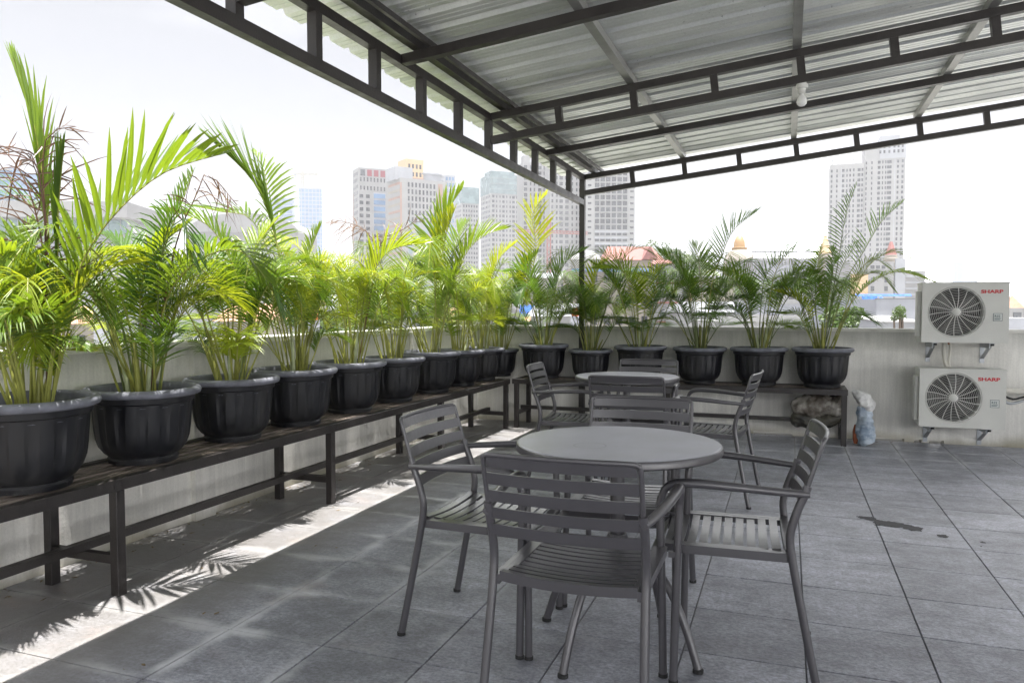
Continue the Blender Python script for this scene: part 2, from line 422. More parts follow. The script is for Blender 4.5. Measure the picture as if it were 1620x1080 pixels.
# ------------------------------------------------------------ steel canopy
SL = .106
def zr(x): return 2.555 + SL*(x+2)
canopy = thing('terrace_canopy', 'dark steel canopy with ribbed metal roof sheets and ladder trusses over the terrace', 'canopy', (-2, WY-.06, 0))
OX, OY = -2, WY-.06
def cb(name, p0, p1, w=.05, h=.05, m='steel', parent=None):
    q0 = Vector(p0)-Vector((OX,OY,0)); q1 = Vector(p1)-Vector((OX,OY,0))
    return MB().bar(q0, q1, w, h).build(name, M[m], parent or canopy)
XE = 5.6; YB = -1.3  # unseen rear end of the roof, cut short to let in more light
for yp in (WY-.06, -.22):
    cb('post', (-2, yp, 0), (-2, yp, 2.53), .055, .055)
    cb('post', (XE, yp, 0), (XE, yp, zr(XE)-.03), .055, .055)
    for xx in (-2, XE):
        MB().box(xx-.08-OX, xx+.08-OX, yp-.08-OY, yp+.08-OY, .001, .009).build('base_plate', M['steel'], canopy)
# left ladder truss
tr = cb('truss', (-2, YB, 2.555), (-2, WY-.03, 2.555))
cb('bottom_chord', (-2, YB, 2.30), (-2, WY-.09, 2.30), .05, .055, parent=tr)
y = WY-.06-.523
while y > YB:
    cb('strut', (-2, y, 2.3276), (-2, y, 2.5298), .048, .048, parent=tr); y -= .523
# cross ladder trusses and the single rafters between them
for k, yy in enumerate((WY-.06, 5.03, 2.41, -.21)):
    tr = cb('truss', (-1.974, yy, zr(-1.974)), (XE, yy, zr(XE)))
    cb('bottom_chord', (-1.974, yy, zr(-1.974)-.160), (XE, yy, zr(XE)-.160), parent=tr)
    x = -1.49
    while x < XE:
        a = Vector((x, yy, zr(x)-.025)); cb('strut', (x+.012, yy, zr(x)-.1355), (x, yy, zr(x)-.0255), .046, .046, parent=tr); x += .513
for yy in (6.34, 3.72, 1.10, -1.27):
    cb('rafter', (-1.974, yy, zr(-1.974)), (XE, yy, zr(XE)))
for k, xx in enumerate((-1.88, -.99, .03, 1.06, 2.1, 3.15, 4.2, 5.25)):
    cb('purlin', (xx, YB, zr(xx)+.0515), (xx, WY+.02, zr(xx)+.0515), .05, .05, 'steel' if k == 0 else 'galv')
cb('eaves_angle', (-1.80, YB, zr(-1.80)+.040), (-1.80, WY+.02, zr(-1.80)+.040), .02, .028, 'steel')
# ribbed sheets, each its own piece: 0.76 m cover, ribs every 0.19 m
def sheet_bm():
    b_ = MB(); prof = []
    for r_ in range(4):
        o_ = r_*.19
        prof += [(o_, 0), (o_+.018, .024), (o_+.046, .024), (o_+.064, 0), (o_+.100, 0), (o_+.105, .005), (o_+.111, 0), (o_+.146, 0), (o_+.151, .005), (o_+.157, 0)]
    prof += [(.76, 0), (.778, .021), (.79,.021)]
    x0 = -.26; x1 = XE+.2+2
    vv = []
    for x_ in (x0, x1):
        for (yy, zz) in prof: vv.append((x_, yy, zz + SL*x_))
    n_ = len(prof)
    for x_ in (x0, x1):
        for (yy, zz) in prof: vv.append((x_, yy, zz + .0012 + SL*x_))
    ff = [(i, n_+i, n_+i+1, i+1) for i in range(n_-1)] + [(2*n_+i, 2*n_+i+1, 3*n_+i+1, 3*n_+i) for i in range(n_-1)]
    ff += [(i, i+1, 2*n_+i+1, 2*n_+i) for i in range(n_-1)]
    b_.add(vv, ff); return b_
sm = sheet_bm().mesh('roof_sheet'); sm.materials.append(M['sheet'])
yy = WY+.06-.76; k = 0
while yy > YB-.7:
    o = link('roof_sheet', sm, None, canopy, (0, yy-OY, 2.555+.078+(.0022 if k % 2 else 0)))
    yy -= .76; k += 1
# lamp under the middle truss
lamp = thing('bare_lamp', 'white globe bulb in a round white holder under the middle roof truss', 'lamp', (.062, 5.03, 2.586)); lamp.scale = (.82,.82,.82)
MB().box(-.03,.03,-.03,.03,-.002,.012).build('bracket', M['porcelain'], lamp)
MB().tube([(0,0,.012),(.25,.0,.036),(.6,0,.078),(1.4,.0,.170),(3.0,0,.360)],.004,6).build('lamp_cable', M['porcelain'], lamp, True)
MB().lathe([(.040,0),(.044,-.012),(.042,-.03),(.026,-.036),(.024,-.062),(.030,-.072)], 20, cap0=True, cap1=True).build('lamp_holder', M['porcelain'], lamp, True, 40)
MB().lathe([(.014,-.070),(.018,-.084),(.032,-.104),(.038,-.126),(.034,-.146),(.020,-.160),(.004,-.164)], 20, cap0=True, cap1=True).build('bulb', M['bulb'], lamp, True)

# ------------------------------------------------------------ benches for the pots
def bench(label, loc, rz, L, legs, depth=.43, H=.50, ext=None):
    b_ = thing('plant_bench', label, 'bench', loc, rz)
    s = .045
    # local x runs along the bench, y across it (0 = front edge)
    MB().cbox(0, L, 0, s, H-.05, H, .002).build('front_rail', M['steel'], b_)
    MB().cbox(0, L, depth-s, depth, H-.05, H, .002).build('back_rail', M['steel'], b_)
    for xx in (0, L-s):
        MB().box(xx, xx+s, s+.001, depth-s-.001, H-.048, H-.002).build('end_rail', M['steel'], b_)
    n_ = 5; a = s+.016; wd = (depth-2*s-.020)/n_
    for i in range(n_):
        MB().box(s+.002, L-s-.002, a+i*wd, a+i*wd+wd*.58, H-.022-.002*(i%2), H-.004-.003*(i%2)).build('slat', M['wood'], b_)
    for xx in legs:
        for yy in (0, depth-s):
            lg = MB().cbox(xx, xx+s, yy+.001, yy+s-.001, 0, H-.0505, .002).build('leg', M['steel'], b_)
        MB().box(xx+.006, xx+s-.006, s+.0005, depth-s-.0005, .135, .172).build('cross_bar', M['steel'], b_)
    xs_ = sorted(legs)
    MB().box(xs_[0]+.001 if xs_[0] < .1 else .001, xs_[-1]+s-.001, .20, .238, .1725, .208).build('stretcher', M['steel'], b_)
    return b_
def stretcher_fix(): pass
bench('long dark steel bench carrying the row of potted palms along the left wall', (-2.64, .2, 0), R(90), 7.02, [.60, 2.20, 3.80, 5.40, 6.93])
bench('shorter dark steel bench with six potted palms against the back wall', (-2.63, 7.245, 0), 0, 3.14, [.02, 1.55, 3.09])

# ------------------------------------------------------------ potted palms
def flute(r, z, w):
    k = .5+.5*math.cos(w*14)
    d = max(0, min(1, (z-.05)/.05))*max(0, min(1, (.29-z)/.03))
    return r - .0075*d*(1 if k < .22 else 0)
pot_prof = [(.140,0),(.152,.002),(.155,.022),(.150,.032),(.172,.050),(.192,.078),(.205,.115),(.211,.16),(.215,.21),(.219,.262),(.221,.285),(.231,.291),(.235,.318),(.232,.320)]
pm = MB().lathe(pot_prof, 112, mod=flute, cap0=True)
pot_mesh = pm.mesh('pot', True, 28); pot_mesh.materials.append(M['pot'])
rim_prof = [(.233,.318),(.249,.317),(.258,.323),(.262,.334),(.259,.345),(.250,.352),(.240,.354),(.232,.350),(.228,.338),(.222,.30),(.215,.27)]
rim_mesh = MB().lathe(rim_prof, 72).mesh('rim', True); rim_mesh.materials.append(M['rim'])
so = MB(); vv=[(0,0,.305)]; ff=[]
for i in range(1,5):
    for j in range(28):
        w_ = 2*math.pi*j/28; r_=.218*i/4
        vv.append((r_*math.cos(w_), r_*math.sin(w_), .300+.012*noise.noise(Vector((r_*30*math.cos(w_), r_*30*math.sin(w_), 1)))))
for j in range(28): ff.append((0,1+j,1+(j+1)%28))
for i in range(3):
    for j in range(28): ff.append((1+i*28+j,1+(i+1)*28+j,1+(i+1)*28+(j+1)%28,1+i*28+(j+1)%28))
so.add(vv,ff); soil_mesh = so.mesh('soil', True); soil_mesh.materials.append(M['soil'])

def bez(P, t):
    n_ = len(P)-1
    if n_ == 3:
        a,b_,c,d = P; u = 1-t
        return a*u**3+b_*3*u*u*t+c*3*u*t*t+d*t**3
    return None
def path(P, n_):
    """Catmull-Rom through the points, resampled evenly"""
    Q = []
    for i in range(len(P)-1):
        a=P[max(i-1,0)];b_=P[i];c=P[i+1];d=P[min(i+2,len(P)-1)]
        for k in range(8):
            t=k/8; Q.append(0.5*((2*b_)+(c-a)*t+(2*a-5*b_+4*c-d)*t*t+(3*b_-a-3*c+d)*t**3))
    Q.append(P[-1])
    S=[0]
    for i in range(1,len(Q)): S.append(S[-1]+(Q[i]-Q[i-1]).length)
    out=[];j=0
    for k in range(n_+1):
        s=S[-1]*k/n_
        while j < len(S)-2 and S[j+1] < s: j+=1
        f=(s-S[j])/max(S[j+1]-S[j],1e-6); out.append(Q[j].lerp(Q[j+1],min(max(f,0),1)))
    return out, S[-1]

def frond(name, pts, mt, parent, rg, kind='n', t0=.42, Lf=.25, n_=30, wid=.013, ax=None):
    """one palm leaf: tapering stalk and its leaflets"""
    P, length = path([Vector(p) for p in pts], 36)
    mb = MB()
    mb.tube(P[::2] if len(P)%2 else P, [.0052*(1-.8*i/18)+.0008 for i in range(19)], 5, smooth=1)
    ax = ax or Vector(pts[0])
    dead = kind == 'dead'; spear = kind == 'spear'
    rg0 = rg.uniform(.15,.6) if Lf < .3 else .10
    vv=[]; ff=[]
    for i in range(n_):
        u = (i+.5)/n_
        t = t0+(1-t0)*u
        fi = t*36; k = min(int(fi),35); p = P[k].lerp(P[k+1], fi-k)
        T = (P[min(k+2,36)]-P[max(k-1,0)]).normalized()
        outw = Vector((T.x,T.y,0))
        U0 = Vector((0,0,1)) - outw*.3 if outw.length>.15 else Vector((ax.x-p.x, ax.y-p.y, .3))
        if U0.length<1e-3: U0=Vector((0,-1,0))
        U = (U0 - T*U0.dot(T))
        if U.length<1e-3: U = T.orthogonal()
        U.normalize(); S = T.cross(U).normalized()
        lp = (.50+.50*math.sin(math.pi*min(1,(u*.9+.12)))) * (1-.45*max(0,u-.6)/.4)
        L = Lf*lp*rg.uniform(.88,1.08)
        al = R(62-38*u)+rg.uniform(-.06,.06)
        vang = R(32)+rg.uniform(-.12,.12)
        dr = rg0
        if spear: al = R(5.5-2*u)+rg.uniform(-.01,.05); dr=.0; L*=1.1
        if dead: al = R(rg.uniform(25,80)); vang=R(rg.uniform(-60,60)); dr = rg.uniform(-.2,.9)
        for sd in (-1,1):
            if rg.random() < (.3 if dead else .03): continue
            dv = T*math.cos(al)+(S*sd*math.cos(vang)+U*math.sin(vang))*math.sin(al)
            dv.normalize()
            wdir = (T-dv*T.dot(dv)); 
            if wdir.length<.05: wdir=U.copy()
            wdir.normalize(); nn = dv.cross(wdir).normalized()
            w_ = wid*(.6 if dead else (.6 if spear else .85))*(.75+.35*lp)
            base=len(vv)
            cy = rg.uniform(-.6,.6) if dead else rg.uniform(-.09,.09)
            for q,(s_,ws) in enumerate(((0.,.35),(.22,1.),(.5,.9),(.78,.55))):
                c = p+dv*L*s_ + Vector((0,0,-1))*dr*L*s_*s_ + wdir*cy*L*s_*s_
                vv += [c-wdir*w_*ws*.5+nn*w_*ws*.14, c, c+wdir*w_*ws*.5+nn*w_*ws*.14]
            vv.append(p+dv*L*.99+Vector((0,0,-1))*dr*L*1.02+wdir*cy*L)
            for q in range(3):
                a=base+q*3
                ff += [(a,a+1,a+4,a+3),(a+1,a+2,a+5,a+4)]
            a=base+9
            ff += [(a,a+1,a+3),(a+1,a+2,a+3)]
    nt = len(mb.f)
    mb.add(vv,ff)
    o = mb.build(name, mt, parent)
    o.data.materials.append(M['lb'] if dead else (M['stem'] if mt is not M['ld'] else M['stemd']))
    for q in range(min(nt, len(o.data.polygons))): o.data.polygons[q].material_index = 1
    return o

def palm(label, x, y, z, scale, H, n_fill, mats, seed, keys, spread=1.0, canes=3, lean=False):
    rg = random.Random(seed)
    root = thing('potted_palm', label, 'potted palm', (x,y,z), 0)
    o = link('pot', pot_mesh, None, root); o.scale=(scale,)*3; o.rotation_euler=(rg.uniform(-.008,.008),rg.uniform(-.008,.008),rg.uniform(0,6))
    r_ = link('rim', rim_mesh, None, o); s_ = link('soil', soil_mesh, None, root); s_.scale=(scale,)*3; s_.rotation_euler=(0,0,rg.uniform(0,6))
    zb = .30*scale
    for c in range(canes):
        a=rg.uniform(0,6.28); rr=rg.uniform(.02,.08); h=rg.uniform(.13,.32)
        px_,py_=rr*math.cos(a),rr*math.sin(a)
        MB().tube([(px_,py_,zb-.01),(px_*1.3,py_*1.3,zb+h*.5),(px_*1.8,py_*1.8,zb+h)],[.012,.010,.004],8).build('cane', M['sheath'] if rg.random()<.3 else M['stem'], root, True)
    for f in range(n_fill):
        a = 2*math.pi*(f+rg.uniform(-.3,.3))/n_fill*2.618
        hh = H*rg.uniform(.62,1.05); out = spread*hh*rg.uniform(.45,.85)
        rr = rg.uniform(.01,.09); b0=Vector((rr*math.cos(a+.4),rr*math.sin(a+.4),zb))
        d = Vector((math.cos(a),math.sin(a),0))
        if lean and d.x > 0: d.x *= .45
        tilt = rg.uniform(.10,.30)
        low = f % 4 == 3
        if f % 5 == 0: hh *= 1.22
        if low: hh*=.55; out*=.8
        pts=[b0, b0+d*out*tilt+Vector((0,0,hh*.42)), b0+d*out*(tilt+.28)+Vector((0,0,hh*.82)), b0+d*out*.95+Vector((0,0,hh*(.98 if not low else .85))), b0+d*out*1.3+Vector((0,0,hh*rg.uniform(.70,.93)))]
        mk = rg.choice(mats)
        frond('frond', pts, M[mk], root, rg, 'n', rg.uniform(.36,.48), rg.uniform(.21,.29), rg.randint(32,44), rg.uniform(.0062,.0095))
    for (kd, pts, t0, Lf, n2, wd) in keys:
        mk = {'g':'lg','y':'ly','d':'ld','b':'lb','s':'lg','t':'ly'}[kd]
        P = [Vector(p)-Vector((x,y,z)) for p in pts]
        fo = frond('frond', P, M[mk], root, rg, {'b':'dead','s':'spear','t':'spear'}.get(kd,'n'), t0, Lf, n2, wd, ax=Vector((0,0,1)))
        if kd == 'b': fo['label'] = 'dry brown curled frond'
        if kd == 's': fo['label'] = 'tall unopened spear frond'
    return root

PALMS = [
('palm in the nearest pot at the left edge, tall spear and curled dry frond', -2.87, 2.185, 0.5, 1.03, 0.6634, 19, ['lg', 'lg', 'ly', 'ly'], 1, [('s', [(-2.826, 2.201, 0.809), (-2.804, 2.255, 1.34), (-2.898, 2.285, 1.91), (-3.039, 2.298, 2.255)], 0.45, 0.36, 20, 0.022), ('s', [(-2.838, 2.197, 0.809), (-2.766, 2.244, 1.263), (-2.761, 2.261, 1.593), (-2.746, 2.279, 1.847)], 0.5, 0.3, 16, 0.022), ('b', [(-2.79, 2.214, 0.809), (-2.817, 2.243, 1.34), (-2.883, 2.256, 1.623), (-2.982, 2.26, 1.803), (-3.108, 2.257, 1.907)], 0.42, 0.32, 30, 0.012), ('b', [(-2.826, 2.201, 0.809), (-2.811, 2.249, 1.442), (-2.853, 2.272, 1.726), (-2.866, 2.308, 1.925), (-2.788, 2.376, 1.972)], 0.62, 0.3, 26, 0.012), ('b', [(-2.826, 2.201, 0.809), (-2.807, 2.238, 1.441), (-2.835, 2.242, 1.745), (-2.889, 2.227, 1.847), (-3.056, 2.165, 1.821)], 0.66, 0.3, 24, 0.012), ('g', [(-2.776, 2.219, 0.809), (-2.725, 2.272, 1.238), (-2.677, 2.326, 1.456), (-2.573, 2.406, 1.641), (-2.441, 2.501, 1.785), (-2.267, 2.613, 1.864)], 0.34, 0.46, 24, 0.03), ('y', [(-2.874, 2.184, 0.809), (-2.866, 2.163, 1.187), (-2.825, 2.111, 1.359), (-2.828, 2.018, 1.474)], 0.4, 0.28, 26, 0.022), ('g', [(-2.897, 2.175, 0.809), (-2.965, 2.212, 1.238), (-3.011, 2.28, 1.449), (-3.036, 2.374, 1.59)], 0.4, 0.26, 26, 0.018), ('g', [(-2.802, 2.21, 0.809), (-2.753, 2.141, 1.139), (-2.666, 1.987, 1.19), (-2.566, 1.778, 1.139)], 0.35, 0.24, 34, 0.015), ('g', [(-2.79, 2.214, 0.809), (-2.743, 2.211, 1.036), (-2.661, 2.188, 1.101), (-2.52, 2.164, 1.068)], 0.3, 0.13, 20, 0.011), ('g', [(-2.802, 2.21, 0.809), (-2.72, 2.195, 1.138), (-2.661, 2.11, 1.213), (-2.647, 1.974, 1.213), (-2.596, 1.82, 1.127)], 0.4, 0.24, 30, 0.016), ('y', [(-2.778, 2.218, 0.809), (-2.723, 2.3, 1.238), (-2.688, 2.393, 1.37), (-2.614, 2.52, 1.415)], 0.42, 0.26, 28, 0.018)], 0.9, 5, True),
('palm in the second pot from the left, one broad frond arching right', -2.87, 2.77, 0.5, 0.99, 0.7276000000000001, 20, ['lg', 'lg', 'ld', 'ly'], 2, [('g', [(-2.829, 2.785, 0.797), (-2.75, 2.801, 1.241), (-2.577, 2.812, 1.43), (-2.348, 2.819, 1.483), (-2.168, 2.784, 1.351)], 0.4, 0.27, 34, 0.017), ('d', [(-2.871, 2.77, 0.797), (-2.894, 2.804, 1.271), (-2.997, 2.814, 1.485), (-3.151, 2.811, 1.58)], 0.42, 0.26, 30, 0.017), ('d', [(-2.942, 2.744, 0.797), (-3.03, 2.709, 1.181), (-3.099, 2.653, 1.314), (-3.17, 2.581, 1.357)], 0.45, 0.26, 28, 0.016), ('g', [(-2.964, 2.736, 0.797), (-3.121, 2.735, 1.12), (-3.255, 2.764, 1.18), (-3.47, 2.788, 1.274)], 0.5, 0.24, 26, 0.015), ('g', [(-2.843, 2.78, 0.797), (-2.819, 2.828, 1.361), (-2.789, 2.874, 1.574), (-2.746, 2.93, 1.76), (-2.733, 2.977, 1.888)], 0.5, 0.26, 22, 0.013), ('b', [(-2.843, 2.78, 0.797), (-2.755, 2.864, 1.482), (-2.685, 2.939, 1.758), (-2.662, 3.0, 1.872), (-2.565, 3.084, 1.726)], 0.62, 0.22, 24, 0.01), ('y', [(-2.857, 2.775, 0.797), (-2.887, 2.786, 1.271), (-2.825, 2.818, 1.481), (-2.673, 2.881, 1.63)], 0.4, 0.26, 30, 0.018)], 1.0, 5, True),
('palm in the third pot of the left row, dense green crown', -2.87, 3.39, 0.5, 0.97, 0.749, 20, ['lg', 'lg', 'ld', 'ly'], 3, [('g', [(-2.856, 3.395, 0.791), (-2.835, 3.412, 1.279), (-2.881, 3.382, 1.52), (-2.992, 3.319, 1.689), (-3.192, 3.212, 1.753)], 0.42, 0.27, 32, 0.017), ('d', [(-2.879, 3.387, 0.791), (-2.949, 3.405, 1.279), (-3.043, 3.42, 1.527), (-3.178, 3.424, 1.637)], 0.42, 0.26, 30, 0.015), ('g', [(-2.83, 3.405, 0.791), (-2.738, 3.459, 1.244), (-2.642, 3.501, 1.384), (-2.51, 3.547, 1.349)], 0.42, 0.25, 28, 0.015), ('y', [(-2.846, 3.399, 0.791), (-2.846, 3.462, 1.28), (-2.847, 3.549, 1.531), (-2.774, 3.682, 1.738)], 0.42, 0.27, 28, 0.018), ('g', [(-2.813, 3.411, 0.791), (-2.696, 3.512, 1.174), (-2.761, 3.573, 1.388), (-2.874, 3.637, 1.537)], 0.4, 0.24, 28, 0.015)], 1.0, 4, True),
('palm in the fourth pot of the left row, tall spear leaning left', -2.87, 3.96, 0.5, 0.99, 0.7704, 18, ['lg', 'lg', 'lg', 'ly'], 4, [('s', [(-2.867, 3.961, 0.797), (-2.935, 3.963, 1.365), (-3.041, 3.945, 1.797), (-3.156, 3.914, 2.033), (-3.37, 3.847, 2.249)], 0.52, 0.46, 26, 0.022), ('g', [(-2.867, 3.961, 0.797), (-2.958, 3.97, 1.405), (-3.053, 3.978, 1.801), (-3.114, 4.001, 2.084), (-3.206, 4.011, 2.21)], 0.55, 0.28, 22, 0.018), ('g', [(-2.86, 3.964, 0.797), (-2.867, 3.984, 1.287), (-2.798, 4.022, 1.562), (-2.734, 4.054, 1.738)], 0.68, 0.2, 24, 0.01), ('g', [(-2.879, 3.957, 0.797), (-2.995, 3.968, 1.366), (-3.18, 3.968, 1.766), (-3.41, 3.951, 1.833), (-3.653, 3.94, 1.883)], 0.52, 0.24, 26, 0.017), ('y', [(-2.842, 3.97, 0.797), (-2.897, 4.026, 1.327), (-3.05, 4.076, 1.571), (-3.182, 4.157, 1.724)], 0.42, 0.25, 26, 0.02), ('g', [(-2.897, 3.95, 0.797), (-2.99, 3.897, 1.247), (-3.092, 3.792, 1.4), (-3.17, 3.659, 1.246)], 0.42, 0.25, 32, 0.012), ('g', [(-2.823, 3.977, 0.797), (-2.744, 4.003, 1.169), (-2.681, 3.994, 1.286), (-2.7, 3.944, 1.401)], 0.5, 0.16, 20, 0.012)], 0.95, 5, True),
('yellow-green palm in the fifth pot of the left row, broad fan of fronds', -2.87, 4.58, 0.5, 0.99, 0.7704, 17, ['ly', 'ly', 'lg'], 5, [('y', [(-2.799, 4.606, 0.797), (-2.764, 4.64, 1.251), (-2.718, 4.667, 1.471), (-2.604, 4.715, 1.626), (-2.389, 4.796, 1.67)], 0.38, 0.33, 30, 0.021), ('y', [(-2.841, 4.591, 0.797), (-2.899, 4.611, 1.251), (-2.984, 4.626, 1.429), (-3.201, 4.601, 1.544)], 0.4, 0.27, 28, 0.02), ('b', [(-2.82, 4.598, 0.797), (-2.732, 4.673, 1.428), (-2.748, 4.704, 1.695), (-2.891, 4.689, 1.809), (-3.058, 4.667, 1.845)], 0.7, 0.22, 24, 0.01), ('b', [(-2.82, 4.598, 0.797), (-2.724, 4.676, 1.428), (-2.685, 4.727, 1.695), (-2.575, 4.802, 1.765), (-2.479, 4.878, 1.858)], 0.7, 0.22, 24, 0.01), ('g', [(-2.791, 4.609, 0.797), (-2.662, 4.636, 1.251), (-2.527, 4.618, 1.423), (-2.382, 4.571, 1.377)], 0.4, 0.24, 28, 0.015)], 1.0, 4, True),
('palm in the sixth pot of the left row, partly behind the yellow-green one', -2.87, 5.2, 0.5, 0.97, 0.7704, 16, ['lg', 'ly', 'lg'], 6, [('y', [(-2.854, 5.206, 0.791), (-2.792, 5.25, 1.254), (-2.726, 5.283, 1.45), (-2.565, 5.344, 1.499)], 0.4, 0.25, 28, 0.016), ('g', [(-2.9, 5.189, 0.791), (-2.986, 5.2, 1.254), (-3.053, 5.223, 1.452), (-3.218, 5.215, 1.529)], 0.4, 0.25, 28, 0.015)], 1.0, 4, True),
('palm in the seventh pot of the left row, with a tall upright plume', -2.87, 5.86, 0.5, 1.0, 0.7704, 16, ['lg', 'lg', 'ly'], 7, [('g', [(-2.855, 5.865, 0.8), (-2.834, 5.902, 1.42), (-2.819, 5.925, 1.799), (-2.752, 5.961, 2.043), (-2.642, 6.01, 2.232)], 0.42, 0.42, 32, 0.03), ('y', [(-2.835, 5.873, 0.8), (-2.808, 5.898, 1.42), (-2.763, 5.906, 1.742), (-2.703, 5.906, 1.954), (-2.66, 5.889, 2.056)], 0.5, 0.3, 20, 0.03), ('g', [(-2.825, 5.877, 0.8), (-2.711, 5.958, 1.366), (-2.608, 6.035, 1.693), (-2.468, 6.125, 1.849), (-2.316, 6.22, 1.907)], 0.4, 0.34, 28, 0.024), ('g', [(-2.825, 5.877, 0.8), (-2.783, 5.985, 1.477), (-2.754, 6.121, 1.758), (-2.718, 6.291, 1.996)], 0.5, 0.3, 24, 0.02), ('g', [(-2.875, 5.858, 0.8), (-2.993, 5.857, 1.258), (-3.115, 5.861, 1.476), (-3.344, 5.829, 1.533)], 0.42, 0.25, 28, 0.015)], 1.0, 4, True),
('palm in the eighth pot of the left row, fronds at the level of its neighbours', -2.87, 6.45, 0.5, 0.95, 0.7918000000000001, 17, ['lg', 'lg', 'ly', 'ly'], 8, [], 1.0, 4, True),
('palm in the ninth pot of the left row, second from the corner', -2.87, 7.0, 0.5, 0.92, 0.7918000000000001, 17, ['lg', 'lg', 'ly', 'ly'], 9, [('y', [(-2.828, 7.015, 0.776), (-2.796, 7.056, 1.39), (-2.712, 7.101, 1.705), (-2.566, 7.161, 1.863)], 0.4, 0.3, 26, 0.02)], 1.0, 4, True),
('palm in the corner pot, one pale plume curling up beside the canopy post', -2.87, 7.5, 0.5, 0.82, 0.8025, 15, ['lg', 'lg', 'ly'], 10, [('y', [(-2.803, 7.524, 0.746), (-2.58, 7.596, 1.4), (-2.484, 7.58, 1.861), (-2.498, 7.495, 2.18), (-2.334, 7.452, 2.374)], 0.42, 0.38, 30, 0.022), ('g', [(-2.803, 7.524, 0.746), (-2.642, 7.572, 1.4), (-2.561, 7.539, 1.663), (-2.441, 7.492, 1.788)], 0.42, 0.3, 28, 0.02)], 1.0, 4, True),
('leftmost palm of the back bench, dark drooping frond to its right', -2.36, 7.46, 0.5, 0.99, 0.8, 19, ['ld', 'lg', 'lg'], 11, [('d', [(-2.33, 7.471, 0.797), (-2.254, 7.506, 1.396), (-2.145, 7.522, 1.686), (-1.952, 7.549, 1.812)], 0.4, 0.33, 30, 0.016), ('d', [(-2.391, 7.449, 0.797), (-2.455, 7.43, 1.331), (-2.539, 7.374, 1.589), (-2.706, 7.265, 1.587)], 0.4, 0.3, 30, 0.016)], 1.0625, 4, False),
('dense palm in the smallest pot of the back bench, in front of the canopy post', -1.865, 7.46, 0.5, 0.86, 0.86, 20, ['ld', 'lg', 'lg'], 12, [('y', [(-1.86, 7.462, 0.758), (-1.845, 7.471, 1.265), (-1.799, 7.465, 1.581), (-1.701, 7.457, 1.692)], 0.4, 0.3, 30, 0.015)], 0.875, 5, False),
('palm in the third pot of the back bench, right of the canopy post', -1.36, 7.46, 0.5, 0.99, 0.8, 16, ['lg', 'ld', 'lg'], 13, [('g', [(-1.378, 7.454, 0.797), (-1.412, 7.446, 1.326), (-1.525, 7.379, 1.573), (-1.777, 7.24, 1.601)], 0.4, 0.34, 32, 0.018), ('d', [(-1.407, 7.443, 0.797), (-1.535, 7.439, 1.264), (-1.665, 7.441, 1.515), (-1.855, 7.428, 1.675)], 0.4, 0.3, 30, 0.016), ('d', [(-1.331, 7.471, 0.797), (-1.238, 7.526, 1.264), (-1.124, 7.576, 1.451), (-0.889, 7.66, 1.419)], 0.4, 0.3, 26, 0.015), ('y', [(-1.349, 7.464, 0.797), (-1.322, 7.54, 1.327), (-1.29, 7.635, 1.517), (-1.157, 7.787, 1.649)], 0.4, 0.3, 26, 0.017)], 1.0625, 4, False),
('palm in the fourth pot of the back bench, one dark frond reaching up right', -0.79, 7.46, 0.5, 0.98, 0.8, 16, ['ld', 'ld', 'lg'], 14, [('d', [(-0.771, 7.467, 0.794), (-0.722, 7.512, 1.384), (-0.613, 7.566, 1.688), (-0.503, 7.619, 1.961), (-0.294, 7.703, 2.143)], 0.5, 0.36, 26, 0.013), ('d', [(-0.799, 7.457, 0.794), (-0.864, 7.458, 1.323), (-0.982, 7.427, 1.566), (-1.185, 7.363, 1.779)], 0.42, 0.33, 30, 0.014), ('d', [(-0.828, 7.446, 0.794), (-0.946, 7.402, 1.202), (-1.056, 7.33, 1.322), (-1.218, 7.22, 1.262)], 0.45, 0.28, 26, 0.012), ('g', [(-0.782, 7.463, 0.794), (-0.784, 7.531, 1.385), (-0.825, 7.606, 1.695), (-0.896, 7.684, 1.856)], 0.45, 0.32, 28, 0.014), ('d', [(-0.759, 7.471, 0.794), (-0.69, 7.498, 1.262), (-0.492, 7.544, 1.503), (-0.318, 7.554, 1.412)], 0.42, 0.32, 30, 0.015)], 1.125, 4, False),
('palm in the fifth pot of the back bench, second from its right end', -0.245, 7.46, 0.5, 1.0, 0.78, 16, ['ld', 'lg', 'ld'], 15, [('d', [(-0.25, 7.458, 0.8), (-0.23, 7.49, 1.321), (-0.178, 7.52, 1.557), (0.042, 7.609, 1.747), (0.237, 7.679, 1.735)], 0.45, 0.3, 26, 0.012), ('g', [(-0.194, 7.478, 0.8), (-0.062, 7.528, 1.261), (0.046, 7.54, 1.496), (0.237, 7.564, 1.553)], 0.42, 0.3, 28, 0.015), ('d', [(-0.278, 7.448, 0.8), (-0.34, 7.447, 1.261), (-0.427, 7.427, 1.498), (-0.651, 7.349, 1.587)], 0.4, 0.32, 30, 0.015), ('d', [(-0.294, 7.442, 0.8), (-0.364, 7.399, 1.084), (-0.446, 7.319, 1.202), (-0.66, 7.17, 1.232)], 0.42, 0.28, 26, 0.012)], 1.125, 4, False),
